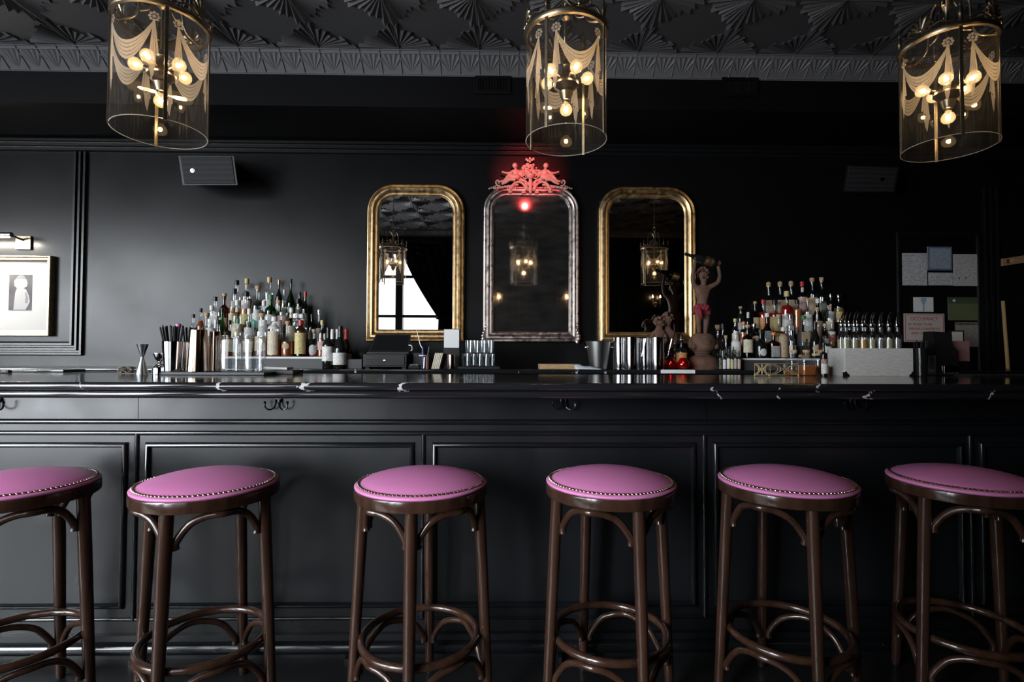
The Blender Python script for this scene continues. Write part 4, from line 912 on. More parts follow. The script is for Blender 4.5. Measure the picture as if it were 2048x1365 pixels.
t = thing('marker_pen', 'brown marker standing upright left of the coasters', 'pen', onb(855, 3.43)); MB().tube([(0, 0, 0), (0, 0, .09)], .0105, 12).build('barrel', mat('brown_plastic', (.18, .07, .05), .4), t); MB().tube([(.002, 0, .09), (.012, 0, .145)], .005, 8).build('tip', 'grey_plastic', t)
m0 = None
for i in range(5):
    x = xat(864 + 3.3 * i, 3.44)
    if m0 is None:
        m0 = MB().box(-.0042, .0042, 0, .09, 0, .105).build('coaster', 'cream_paper', bevel=.001); o = m0; o.location = (x, 3.44, ZB + .0022); o.rotation_euler = (0, .24, 0)
    else: o = dup(m0, (x, 3.44, ZB + .0022)); o.rotation_euler = (0, .24, 0)
    tag(o, 'cream cardboard coaster in the leaning pack beside the bronze cup, %s from the left' % nth(i), 'coaster', 'leaning coasters')
t = thing('metal_cup', 'small polished bronze cup in front of the black card holder', 'cup', onb(903, 3.43)); MB().lathe([(.0255, 0), (.027, .002), (.027, .093), (.025, .095), (.024, .088), (.024, .01)], 28).build('body', 'copper_steel', t)
x0, x1 = xat(887, 3.50), xat(919, 3.50); w = (x1 - x0) / 2; h = zb_(658, 900, 3.50)
t = thing('card_holder', 'tall black menu stand with white card beside the gilt mirror', 'card holder', ((x0 + x1) / 2, 3.50, ZB + .0004)); MB().box(-w, w, .01, .075, 0, h).build('stand', 'black_plastic', t, bevel=.002)
zc = zb_(696, 900, 3.50); MB().box(-w + .003, w - .003, .004, .0115, zc, h - .004).build('card', 'white_paper', t, bevel=.001)
# tray of tumblers
x0, x1 = xat(918, 3.46), xat(1000, 3.46)
t = tag(MB().box(-(x1 - x0) / 2, (x1 - x0) / 2, -.07, .07, 0, .016).build('serving_tray', 'black_plastic', bevel=.003), 'low black tray of clear tumblers below the silver mirror', 'tray'); t.location = ((x0 + x1) / 2, 3.48, ZB + .0004)
g0 = MB().lathe([(.0215, 0), (.0235, .004), (.0265, .085), (.0258, .085), (.0225, .008), (.0005, .007)], 20, cap=(True, False)).build('tumbler', 'clear_glass'); g1 = None; i = 0
ribs = MB()
for k in range(10): ribs.box(-.0012, .0012, -.0262, -.0232, .004, .08, M=Matrix.Rotation(2 * pi * k / 10, 4, 'Z'))
for lv in range(2):
    for j in range(2):
        for k in range(5 if lv == 0 else 4):
            px = (932 if lv == 0 else 938) + (12.6 if lv == 0 else 14) * k; Y = 3.445 + .065 * j
            loc = (xat(px, Y) , Y, ZB + .017 + lv * .0865)
            o = g0 if i == 0 else dup(g0); o.location = loc; i += 1
            tag(o, 'clear tumbler on the black tray, %s from the left in the %s %s row' % (nth(k), ['lower', 'upper'][lv], ['front', 'back'][j]), 'tumbler', 'clear tumblers on the tray')
# chopping board, cloth, ice bucket, pitchers
x0, x1 = xat(1080, 3.44), xat(1163, 3.44)
t = tag(MB().box(-(x1 - x0) / 2, (x1 - x0) / 2, 0, .16, 0, .034).build('cutting_board', 'light_wood', bevel=.005), 'thick wooden cutting board lying under the silver mirror', 'cutting board'); t.location = ((x0 + x1) / 2, 3.46, ZB + .0004)
m = MB(); vs, fs = [], []; random.seed(5)
for j in range(9):
    for i in range(15): u, v = i / 14, j / 8; vs.append((-.085 + .17 * u, -.02 + .085 * v, .004 + .032 * max(0, sin(pi * min(1, v * 1.05))) * (1 - .75 * u) * (1 + .25 * sin(9 * u + 3 * v)) * (.4 + .6 * sin(pi * min(1, .12 + u)))))
for j in range(8):
    for i in range(14): q = j * 15 + i; fs.append((q, q + 1, q + 16, q + 15))
o = m.add(vs, fs).build('bar_cloth', mat('blue_white_cloth', (.62, .66, .74), .9, bump=.4, bscale=60)); tag(o, 'crumpled pale cloth in front of the ice bucket', 'cloth'); o.location = (xat(1177, 3.40), 3.405, ZB + .0005); o.modifiers.new('thickness', 'SOLIDIFY').thickness = .003
h = zb_(683, 1196, 3.52)
t = thing('ice_bucket', 'tapered steel ice bucket left of the pitchers', 'bucket', onb(1197, 3.53)); MB().lathe([(.052, 0), (.056, .003), (.085, h - .004), (.090, h), (.088, h + .001), (.083, h - .006), (.054, .006)], 40).build('body', 'brushed_steel', t)
for s in (-1, 1): m = MB(); m.ball((s * .083, -.01, h * .78), .011, 8); m.ball((s * .089, -.01, h * .78), .008, 8); m.build('handle', 'steel', t)
h = zb_(675, 1260, 3.46)
def pitcher():
    t = thing('steel_pitcher', 'x', 'pitcher'); r = .047
    MB().lathe([(r * .97, 0), (r, .003), (r, h - .003), (r * 1.03, h), (r * 1.0, h + .0005), (r * .97, h - .004), (r * .97, .006)], 44).build('body', 'steel', t, sharp=50)
    MB().tube([(r * .92, 0, h - .004), (r + .030, 0, h - .004), (r + .048, 0, h - .012), (r + .022, 0, h * .42), (r + .006, 0, h * .36)], .0033, 8).build('handle', 'steel', t)
    return t
pl = ['steel pitcher farthest left in the row, touching the ice bucket', 'steel pitcher second from the ice bucket, handle in front of the next one', 'steel pitcher third from the ice bucket', 'steel pitcher at the right end of the row, beside the red candles']
p0 = pitcher(); Yq = 3.46
for i, (px, Y) in enumerate(((1240, 3.525), (1262, 3.44), (1290, 3.525), (1314, 3.44))):
    if i: o = dup(p0)
    else: o = p0
    o.location = (xat(px, Y), Y, ZB + .0004); o.rotation_euler = (0, 0, radians([-105, -12, -105, -8][i])); o['label'] = pl[i]; o['group'] = 'steel pitchers'
# red candle jars
def cjar():
    t = thing('candle_jar', 'x', 'candle'); MB().lathe([(.02, 0), (.034, .006), (.042, .026), (.040, .048), (.028, .064), (.022, .070), (.024, .078)], 24, cap=(True, False)).build('jar', thin_glass('red_glass', (.75, .03, .03), .06, .6, .02), t)
    MB().lathe([(.019, .004), (.032, .009), (.038, .026), (.036, .040)], 20).build('wax', mat('red_wax', (.22, .008, .008), .4, emit=(1, .05, .02), estr=.02), t)
    MB().ball((0, 0, .046), .005, 8, (1, 1, 1.8)).build('flame', emission('flame', (1, .30, .12), 5), t); return t
c0 = cjar()
for i, (px, Y, lb) in enumerate(((1341, 3.53, 'red glass candle jar beside the last steel pitcher'), (1366, 3.47, 'red glass candle jar in front of the orange banded bottle'), (1322, 3.62, 'red glass candle jar mostly hidden behind the last steel pitcher'))):
    o = c0 if i == 0 else dup(c0); o.location = onb(px, Y); o['label'] = lb; o['group'] = 'red candle jars'
a, b = xat(1322, 3.385), xat(1388, 3.385); o = tag(MB().box(a, b, 3.395, 3.43, ZB + .0003, ZB + .0012).build('order_slip', 'white_paper', smooth=False), 'sheet of white paper lying before the red candles', 'paper')
m = MB().box(a - .004, b + .004, 3.3785, 3.3795, ZB - .022, ZB + .001); o2 = m.build('hanging_flap', 'white_paper', o, smooth=False)

# ================================================================ statues
def P3(px, py, Y): return at(px, py, Y)
Y = 3.60; t = thing('boy_statue', 'terracotta statue of a boy raising a wine bottle, on a round pedestal', 'statue', (xat(1405, Y), Y, ZB + .0004)); O = t.location.copy()
k = 1 / ppm(Y)
hp = zb_(668, 1403, Y)
MB().lathe([(.112, 0), (.116, .008), (.114, .018), (.106, .026), (.098, .060), (.088, .078), (.066, .090), (.052, .098), (.050, .106), (.058, .112), (.056, .118), (.074, .130), (.086, .150), (.090, .172), (.086, .196), (.074, hp - .018), (.062, hp - .006), (.055, hp)], 32).build('pedestal', 'terracotta', t)
for s in (-1, 1): m = MB(); m.ball((s * .086, -.012, .175), .028, 8, (.7, .8, 1.3)); m.ball((s * .076, -.045, .155), .02, 8); m.build('pedestal_relief', 'terracotta', t)
m = MB(); m.ball((0, -.086, .185), .024, 8, (1.2, .5, 1)); m.build('pedestal_relief', 'terracotta', t)
def Fp(px, py, d=0.0): q = at(px, py, Y + d) - O; return q
vs = [Fp(1404, 622), Fp(1404, 612), Fp(1405, 598), Fp(1406, 583), Fp(1407, 571), Fp(1408, 564, -.005), Fp(1407, 552, -.012), Fp(1407, 543, -.006),
      Fp(1393, 575), Fp(1387, 569, -.01), Fp(1385, 555, -.02), Fp(1387, 541, -.03), Fp(1390, 529, -.035), Fp(1391, 522, -.035),
      Fp(1421, 574), Fp(1429, 570, -.005), Fp(1437, 565, -.01), Fp(1440, 552, -.02), Fp(1438, 540, -.03), Fp(1436, 531, -.03),
      Fp(1397, 626), Fp(1396, 636, -.01), Fp(1397, 648, -.012), Fp(1398, 660), Fp(1397.5, 668), Fp(1393, 670.5, -.035),
      Fp(1412, 626), Fp(1413, 636), Fp(1412.5, 648, -.005), Fp(1411, 660, .005), Fp(1411, 668, .005), Fp(1415, 670.5, -.03)]
ed = [(i, i + 1) for i in range(7)] + [(3, 8), (8, 9), (9, 10), (10, 11), (11, 12), (12, 13), (3, 14), (14, 15), (15, 16), (16, 17), (17, 18), (18, 19), (0, 20), (20, 21), (21, 22), (22, 23), (23, 24), (24, 25), (0, 26), (26, 27), (27, 28), (28, 29), (29, 30), (30, 31)]
rd = [12, 11, 11, 10.5, 5, 5, 11.2, 9] + [5.6, 5.2, 4.4, 3.8, 3.3, 3.4] + [5.6, 5.2, 4.8, 4.0, 3.6, 3.6] + [8.5, 7.6, 5.8, 4.8, 3.8, 3.0] * 2
skin('figure', 'terracotta', vs, ed, [r * k for r in rd], t)
m = MB(); random.seed(2)
for j in range(34):
    a = random.random() * 2 * pi; e = random.random() * 1.5 - .1; R = 11.2 * k; c = Fp(1407, 547, -.006)
    m.ball((c.x + R * cos(a) * cos(e), c.y + abs(R * sin(a) * cos(e)) * (1 if e < .5 else .6), c.z + R * sin(e)), 3.2 * k, 6)
m.build('hair', 'terracotta', t)
m = MB(); c = Fp(1407, 553, -.012); f = c.y - 11.2 * k
m.ball((c.x, f + .002, c.z - .002), .006, 6, (.8, 1, 1.4)); m.ball((c.x, f + .004, c.z - .016), .0075, 6, (1.3, .7, .5))
for s in (-1, 1): m.ball((c.x + s * .013, f + .006, c.z + .006), .0055, 6, (1.2, .6, .7)); m.ball((c.x + s * 11 * k, c.y + .01, c.z), .008, 6, (.5, .8, 1.2)); m.ball((c.x + s * .018, f + .010, c.z - .010), .010, 6)
m.build('face', 'terracotta', t)
m = MB()
for hx, hy, d in ((1391, 521, -.035), (1435, 530, -.03)):
    c = Fp(hx, hy, d)
    for q in range(4): m.tube([c + V((-.010 + .007 * q, -.004, .0)), c + V((-.011 + .0075 * q, -.016, .014)), c + V((-.011 + .0075 * q, -.010, .026))], [.0042, .004, .0032], 6)
    m.tube([c + V((.012, -.002, .0)), c + V((.02, -.014, .012))], [.0045, .0035], 6)
m.build('fingers', 'terracotta', t)
m = MB(); vs, fs = [], []; N_ = 40
for j in range(7):
    for i in range(N_):
        a = 2 * pi * i / N_; v = j / 6; rr = (13.2 + 1.6 * v + 1.1 * sin(7 * a + 2 * v) * (0.4 + v)) * k; c = Fp(1404.5, 612 + 16 * v, 0)
        vs.append((c.x + rr * 1.22 * cos(a), c.y + rr * .95 * sin(a), c.z + .006 * sin(2 * a + .6)))
for j in range(6):
    for i in range(N_): q = j * N_ + i; p = j * N_ + (i + 1) % N_; fs.append((q, p, p + N_, q + N_))
m.add(vs, fs)
for s in range(10): a = -pi / 2 + (s - 4.5) * .16; c = Fp(1399, 616, 0); m.ball((c.x + .05 * cos(a), c.y - .052, c.z + .008 * sin(s * 2.1)), .016, 6, (1, .7, 1.1))
m.tube(catmull([Fp(1398, 618, -.055), Fp(1400, 628, -.066), Fp(1404, 638, -.05)], 4), [.014, .016, .018, .018, .018, .017, .015, .012, .006], 8)
o = m.build('scarf', 'red_scarf', t); o['label'] = 'crimson scarf tied round the hips'
a, b = P3(1370, 508, Y - .035), P3(1431, 527, Y - .035); d = (b - a); Lb = d.length; q = (-d).to_track_quat('Z', 'Y').to_matrix().to_4x4(); M = Matrix.Translation(b) @ q
t = thing('wine_bottle', 'dark wine bottle with gold label lying across the raised hands of the statue', 'bottle', b)
Mi = q; Pp, Q = smooth_prof('burgundy', .037 * .8, Lb); MB().lathe(Pp, 24, M=Mi).build('glass_body', 'dark_glass', t, sharp=55)
MB().lathe([(.0302, Lb * .10), (.0302, Lb * .36)], 24, cap=(False, False), M=Mi).build('paper_label', 'gold_leaf', t)
MB().lathe([(.0105, Lb * .82), (.0112, Lb * .98), (.008, Lb * 1.004)], 16, M=Mi).build('capsule', 'black_cap', t)
# seated cherub in front of the right-hand mirror
Y = 3.79; t = thing('cherub_statue', 'terracotta statue of two curly haired cherubs before the right-hand mirror', 'statue', (xat(1325, Y), Y, ZB + .0004)); O = t.location.copy(); k = 1 / ppm(Y)
MB().lathe([(.06, 0), (.065, .01), (.06, .03), (.055, .04), (.055, .075)], 24).build('base', 'terracotta', t)
def cherub(cx, hy, s, yy):
    g = lambda x, y, d=0.0: at(cx + s * x, y, Y + yy + d) - O
    vs = [g(2, 700), g(1, 688), g(0, 674), g(-1, 664), g(-2, 657), g(-3, hy + 2, -.01), g(-3, hy - 6, -.005), g(-9, 667), g(-14, 674, -.02), g(-15, 684, -.03), g(-10, 690, -.05), g(8, 667), g(13, 676, -.01), g(13, 688, -.03), g(8, 694, -.045), g(-8, 702, -.03), g(-12, 712, -.04), g(-10, 722, -.03), g(9, 702, -.03), g(11, 714, -.03), g(9, 723, -.02)]
    ed = [(0, 1), (1, 2), (2, 3), (3, 4), (4, 5), (5, 6), (3, 7), (7, 8), (8, 9), (9, 10), (3, 11), (11, 12), (12, 13), (13, 14), (0, 15), (15, 16), (16, 17), (0, 18), (18, 19), (19, 20)]
    rd = [12, 11, 11, 9, 5, 10, 8, 5.5, 5, 4.2, 3.5, 5.5, 5, 4.2, 3.5, 8, 6, 4.5, 8, 6, 4.5]
    skin('figure', 'terracotta', vs, ed, [r * k for r in rd], t); m = MB(); c = g(-3, hy, -.006); R = 10.5 * k
    for j in range(40):
        a = random.random() * 2 * pi; e = random.random() * 1.7 - .3; ca = cos(a) * cos(e)
        if sin(a) * cos(e) < -.55 and e < .6: continue
        m.ball((c.x + R * ca, c.y + R * sin(a) * cos(e), c.z + R * sin(e)), 3.3 * k, 6)
    m.build('curls', 'terracotta', t); m = MB(); f = c.y - 9.6 * k
    m.ball((c.x, f, c.z - .006), .0055, 6, (.8, 1, 1.4)); m.ball((c.x, f + .003, c.z - .020), .007, 6, (1.3, .7, .5))
    for q in (-1, 1): m.ball((c.x + q * .012, f + .004, c.z + .002), .005, 6, (1.2, .6, .7)); m.ball((c.x + q * .016, f + .007, c.z - .014), .0095, 6)
    m.build('face', 'terracotta', t)
random.seed(9); cherub(1338, 637, 1, 0); cherub(1317, 646, -1, -.03)

# ================================================================ things on the front bar
ZT1 = ZT + .0004
def onf(px, Y): return (xat(px, Y, 745), Y, ZT1)
YJ = 2.46
def zf(py, px, Y=YJ): return at(px, py, Y).z - ZT
h = zf(689, 284); t = thing('jigger', 'tall slim steel jigger standing alone at the left end of the bar', 'jigger', onf(284, YJ))
MB().lathe([(.026, 0), (.0262, .002), (.0065, h * .56), (.0065, h * .58), (.0245, h), (.0235, h), (.006, h * .60)], 32, cap=(True, True)).build('body', 'brushed_steel', t)
h = zf(707, 317); t = thing('jigger', 'squat bell shaped steel jigger beside the black straws', 'jigger', onf(318, YJ - .02))
MB().lathe([(.0285, 0), (.029, .003), (.028, h * .28), (.022, h * .42), (.008, h * .50), (.006, h * .56), (.008, h * .60), (.020, h * .74), (.0245, h * .98), (.024, h), (.021, h * .98), (.014, h * .74)], 32).build('body', 'steel', t)
Y0_, Y1_ = 2.38, 2.53; a, b = xat(322, Y0_, 748), xat(528, Y0_, 748)
o = tag(MB().box(a, b, Y0_, Y1_, ZT1, ZT1 + .013).build('bar_mat', 'grey_plastic', bevel=.003), 'long black rubber bar mat under the shakers and mixing glasses', 'bar mat'); ZM = ZT1 + .0134
YM = 2.45
def onm(px, Y=YM): return (xat(px, Y, 745), Y, ZM)
def zm(py, px, Y=YM): return at(px, py, Y).z - ZM
def tin(px, top, wt, wb, m_, lb, Y=YM, grp='steel shaker tins', nm='shaker_tin'):
    h = zm(top, px, Y); rt, rb = wt / 2 / ppm(Y), wb / 2 / ppm(Y); t = thing(nm, lb, 'shaker', onm(px, Y), 0, grp)
    MB().lathe([(rb * .95, 0), (rb, .003), (rb + (rt - rb) * .45, h * .45), (rb + (rt - rb) * .46 + .0006, h * .455), (rt, h - .003), (rt * 1.02, h - .001), (rt * .99, h), (rt * .96, h - .004), (rb * .95, .006)], 36).build('body', m_, t, sharp=50); return h
h1 = tin(345, 683, 38, 32, 'steel', 'steel tin holding the black straws at the left of the bar mat', 2.44, None, 'straw_tin')
h2 = tin(378, 684, 24, 20, 'steel', 'smaller steel tin of black straws behind the large shaker', 2.49, None, 'straw_tin')
tin(395, 660, 32, 42, 'copper_steel', 'large upturned copper toned shaker tin nearest the straws', 2.42)
tin(429, 663, 20, 24, 'copper_steel', 'upturned copper toned shaker tin between the large shaker and the mixing glasses', 2.48)
tin(440, 664, 16, 18, 'steel', 'narrow upturned shaker tin behind the first mixing glass', 2.525)
random.seed(11); s0 = None
for k in range(34):
    big = k < 22; px, Y = (345, 2.44) if big else (378, 2.49); r = .028 if big else .017; c = onm(px, Y); h = h1 if big else h2
    a = 2 * pi * k * .381; u = sqrt((k + .6) / 22.5) if big else sqrt((k - 22 + .5) / 12.5)
    p = V((r * .75 * u * cos(a), r * .75 * u * sin(a), h * .35)); e = V((r * 1.9 * u * cos(a) + (-.006 if big else .004), r * 1.5 * u * sin(a), h + .062 + .012 * random.random()))
    o = MB().tube([p, e], .0038, 6).build('drinking_straw', 'straw_black'); o.location = c
    tag(o, 'black straw standing in the %s' % ('steel tin at the left of the bar mat' if big else 'smaller tin behind the large shaker'), 'straw', 'black straws in the larger tin' if big else 'black straws in the smaller tin')
o = MB().lathe([(.010, 0), (.012, .004), (.012, .012), (.006, .016)], 14).build('bottle_stopper', 'pink_leather'); tag(o, 'small pinkish red cap poking up among the black straws', 'cap'); o.location = (xat(357, 2.45, 650), 2.45, ZM + zm(654, 357, 2.45)); 
def mixing(px, top, w, lb, Y):
    h = zm(top, px, Y); r = w / 2 / ppm(Y); t = thing('mixing_glass', lb, 'mixing glass', onm(px, Y), 0, 'mixing glasses on the bar mat')
    MB().lathe([(r * .93, 0), (r * .97, .004), (r * .97, h * .82), (r * 1.0, h * .90), (r * 1.07, h * .97), (r * 1.08, h), (r * 1.03, h), (r * .95, h * .92), (r * .91, h * .84), (r * .91, .014), (.0005, .012)], 40, cap=(True, False)).build('glass_body', 'clear_glass', t, sharp=50)
    for z in (.22, .27, .32): MB().tube([(r * .985 * cos(2 * pi * i / 36), r * .985 * sin(2 * pi * i / 36), h * z) for i in range(36)], .0014, 5, closed=True).build('etched_band', 'clear_glass', t)
    m = MB()
    for i in range(30): a = 2 * pi * i / 30; m.box(-.0012, .0012, -r * .985, -r * .955, h * .36, h * .78, M=Matrix.Rotation(a, 4, 'Z'))
    m.build('cut_facets', 'clear_glass', t, smooth=False)
mixing(460, 672, 43, 'cut glass mixing glass nearest the shaker tins', 2.45)
mixing(507, 671, 44, 'cut glass mixing glass at the right end of the bar mat', 2.45)
Y = 2.50; a, b = xat(531, Y, 745), xat(586, Y, 745); o = tag(MB().box(a, b, Y, Y + .13, ZT1, ZT1 + .019).build('menu_folder', 'black_plastic', bevel=.002), 'black folder lying right of the mixing glasses', 'folder')
m = MB(); c = ((a + b) / 2 - .02, Y + .06, ZT1 + .0195)
o = MB().box(-.06, .045, -.05, .05, 0, .010).build('paper_stack', 'white_paper', smooth=False); o.location = c; o.rotation_euler = (0, .05, .1); o.location.z += .004; tag(o, 'small stack of white papers lying on the black folder', 'papers')
m = MB(); random.seed(4)
for k in range(60):
    a = random.random() * 6.28; b = random.random() * 6.28
    m.tube([V((.034 * cos(a + .5 * q) * (1 - .1 * q), .02 * sin(b + .7 * q), .017 + .015 * sin(a * 2 + q))) for q in range(5)], .0012, 4)
o = m.build('scouring_pad', mat('steel_wool', (.34, .28, .24), .7)); tag(o, 'tangled tan scouring pad lying left of the tall jigger', 'scouring pad'); o.location = onf(252, 2.53); o.location.z += .001
Y = 2.66; o = tag(MB().box(xat(22, Y), xat(128, Y), Y, Y + .14, ZB, ZB + .014).build('flat_tray', 'black_gloss', bevel=.002), 'flat black tray at the left end behind the bar', 'tray')
Y = 2.62
t = thing('ledge', 'black service ledge behind the left end of the bar top', 'ledge', (0, Y, 0)); MB().box(XB0, xat(330, Y), -.0, .25, .9, ZB - .0005).build('shelf', 'black_bar', t, smooth=False)
MB().box(XB0, xat(330, Y), .0, .02, .2, .9).build('apron', 'black_bar', t, smooth=False)
t = thing('bottle_opener', 'small black tool with shiny studs at the left edge behind the bar', 'tool', onf(8, 2.55)); MB().box(-.03, .03, -.012, .012, 0, .014).build('body', 'black_plastic', t, bevel=.004)
for x in (-.008, .022): MB().ball((x, -.013, .010), .003, 8).build('stud', 'steel', t)

# gold lattice stand
def lattice(px0, px1, top, base, Y, ya, lb):
    a, b = xat(px0, Y), xat(px1, Y + ya); w = b - a; h = at(px0, top, Y).z - ZT - .006; t = thing('lattice_stand', lb, 'stand', (a, Y, ZT1 + .006)); ang = atan2(ya, w); M = Matrix.Rotation(ang, 4, 'Z'); w = sqrt(w * w + ya * ya)
    m = MB(); bar = .0016
    m.tube([(0, 0, 0), (w, 0, 0), (w, 0, h), (0, 0, h)], bar * 1.3, 6, closed=True, M=M)
    for cx_ in (0, w):
        for r in (.36, .27): m.tube([(cx_ + (1 if cx_ == 0 else -1) * w * r * sin(pi * i / 14), 0, h * .5 + h * (r + .10) * -cos(pi * i / 14)) for i in range(15)], bar, 5, M=M)
    for s in (-1, 1): m.tube(catmull([(w * .5 - s * w * .34, 0, h), (w * .5 - s * w * .12, 0, h * .62), (w * .5 + s * w * .02, 0, h * .3), (w * .5, 0, .002)], 5), bar, 5, M=M); m.tube(catmull([(w * .5 - s * w * .34, 0, 0), (w * .5 - s * w * .12, 0, h * .38), (w * .5 + s * w * .02, 0, h * .7), (w * .5, 0, h)], 5), bar, 5, M=M)
    m.build('lattice', 'gold_metal', t)
    for x in (0, w): MB().ball((0, 0, 0), .0045, 8, M=M @ Matrix.Translation((x, 0, -.002))).build('foot', 'gold_metal', t)
    return t
lattice(1509, 1538, 728, 752, 2.44, 0, 'square gold lattice napkin stand end facing the stools')
lattice(1540, 1596, 728, 752, 2.445, .06, 'longer gold lattice side standing behind the square lattice end')
# three cut glass decanters with black pourers
dl = ['cut glass decanter half hidden behind the gold lattice', 'cut glass decanter of amber liquor, middle of the three', 'cut glass decanter of amber liquor beside the grey linen box']
for i, (px, Y) in enumerate(((1588, 2.62), (1613, 2.54), (1640, 2.60))):
    t = thing('decanter', dl[i], 'decanter', onf(px, Y), 0, 'decanters with black pourers'); h = at(px, 702, Y).z - ZT
    P = [(.034, 0), (.036, .003), (.036, h * .62), (.030, h * .74), (.016, h * .80), (.013, h * .86), (.0135, h)]
    MB().lathe(P, 18, cap=(True, False), sq=[4, 4, 4, 3, 2, 2, 2]).build('glass_body', 'clear_glass', t, sharp=45)
    MB().lathe([(.033, .004), (.034, .006), (.034, h * (.4 if i else .2))], 18, sq=[4, 4, 4]).build('liquid', 'amber', t)
    MB().lathe([(.012, h - .012), (.016, h - .008), (.016, h + .004)], 14).build('cork', 'cork', t)
    MB().tube([(0, 0, h), (.0, 0, h + .03), (.004, 0, h + .058)], .0048, 8).build('pourer', 'black_cap', t)
t = thing('label_tag', 'tan torn kraft tag hanging on the decanters', 'tag', (xat(1606, 2.58), 2.575, ZT1 + at(1606, 716, 2.575).z - ZT)); MB().prism([(-.028, .004), (-.02, .016), (.0, .012), (.022, .022), (.03, .014), (.028, .0), (.012, -.004), (-.012, -.001)], -.001, .001).build('card', mat('kraft', (.45, .32, .20), .8), t); MB().tube([(0, 0, .016), (.006, 0, .03)], .0008, 5).build('string', 'cork', t)
h = at(1648, 686, 2.46).z - ZT
bottle(onf(1648, 2.47), 'tall', .016, h, 'dark_glass', None, 0, [('white', .08, .50, 1.3, False), ('red', .40, .55, 1.3, False)], 'black_cap', 'slim black bottle with white and red label touching the linen box', None)
# linen box with juice bottles
Y = 2.50; a, b = xat(1690, Y), xat(1826, Y); h = at(1750, 697, Y).z - ZT; w = b - a; dp = .145
t = thing('linen_box', 'open grey linen box with black metal corners holding juice bottles', 'box', (a, Y, ZT1)); xs_ = xat(1657, Y + dp) - a
sk_ = xs_ / dp
def bx(name, m_, x0, x1, y0, y1, z0, z1, bev=.0015):
    m = MB(); m.box(x0, x1, y0, y1, z0, z1); m.v = [(x + sk_ * y * .0, y, z) for x, y, z in m.v]; return m.build(name, m_, t, bevel=bev)
bx('front_panel', 'linen_grey', 0, w, 0, .006, .004, h); bx('back_panel', 'linen_grey', 0, w, dp - .006, dp, .004, h)
bx('side_panel', 'linen_grey', 0, .006, .006, dp - .006, .004, h); bx('side_panel', 'linen_grey', w - .006, w, .006, dp - .006, .004, h); bx('bottom', 'linen_grey', 0, w, 0, dp, .0, .005, 0)
for x in (0, w):
    m = MB(); s = 1 if x == 0 else -1
    m.prism([(x - s * .001, -.0005), (x + s * .022, -.0005), (x + s * .018, .008), (x + s * .010, .012), (x + s * .008, .020), (x - s * .001, .022)], -.0012, .0); m.box(min(x, x - s * .0012), max(x, x - s * .0012), -.001, .018, -.0003, .018); m.build('metal_corner', 'black_gloss', t, bevel=.0004)
jl = ['lime_juice', 'lime_juice', 'juice', 'lime_juice', 'water', 'lime_juice', 'water']
for j in range(2):
    for i in range(7):
        px = 1691.5 + 17.2 * i if j == 0 else 1683 + 16.0 * i; Yb = Y + .037 + .07 * j; hb = at(px, 652, Yb).z - ZT - .006
        bottle((xat(px, Yb), Yb, ZT1 + .0056), 'jar', .0195, hb, 'clear_glass', jl[i] if j == 0 else 'lime_juice', .72, [], 'spout', 'juice bottle in the linen box, %s from left in the %s row' % (nth(i), ['front', 'back'][j]), 'juice bottles in the linen box', name='juice_bottle', n=16)
# black caddies at the dark right-hand end
Y = 2.50; h = at(1840, 697, Y).z - ZT; t = thing('straw_cup', 'black tapered cup of black straws right of the linen box', 'cup', onf(1842, Y)); MB().lathe([(.022, 0), (.024, .003), (.030, h), (.028, h), (.022, .006)], 24).build('body', 'black_gloss', t)
s0 = None
for k in range(14):
    a = 2 * pi * k * .381; u = sqrt((k + .5) / 14.5); o = MB().tube([(.018 * u * cos(a), .018 * u * sin(a), h * .4), (.034 * u * cos(a), .03 * u * sin(a), h + .028 + .010 * random.random())], .003, 6).build('drinking_straw', 'straw_black'); o.location = onf(1842, Y)
    tag(o, 'black straw standing in the black cup right of the linen box', 'straw', 'black straws in the black cup')
h = at(1870, 664, 2.62).z - ZT; t = thing('napkin_caddy', 'dark bar caddy of black napkins at the right-hand bar end', 'caddy', onf(1877, 2.60))
MB().box(-.055, .055, -.05, .05, 0, h * .45).build('tray', 'black_gloss', t, bevel=.004); MB().add([(-.05, -.045, h * .45), (.05, -.045, h * .45), (.05, .045, h * .45), (-.05, .045, h * .45), (-.052, -.03, h), (.04, -.03, h * .97), (.04, .03, h * .97), (-.052, .03, h)], [(0, 1, 5, 4), (1, 2, 6, 5), (2, 3, 7, 6), (3, 0, 4, 7), (4, 5, 6, 7), (3, 2, 1, 0)]).build('napkins', 'black_velvet', t, bevel=.003); MB().box(-.02, .05, -.062, -.05, .01, .05).build('clip', 'steel', t, bevel=.003)
t = thing('drip_mat', 'ribbed black rubber mat along the right-hand bar end', 'bar mat', onf(1990, 2.50)); m = MB().box(-.16, .30, -.05, .05, 0, .004)
for k in range(24): m.box(-.155 + .019 * k, -.147 + .019 * k, -.048, .048, .004, .009)
m.build('rubber_ribs', 'black_plastic', t, smooth=False)
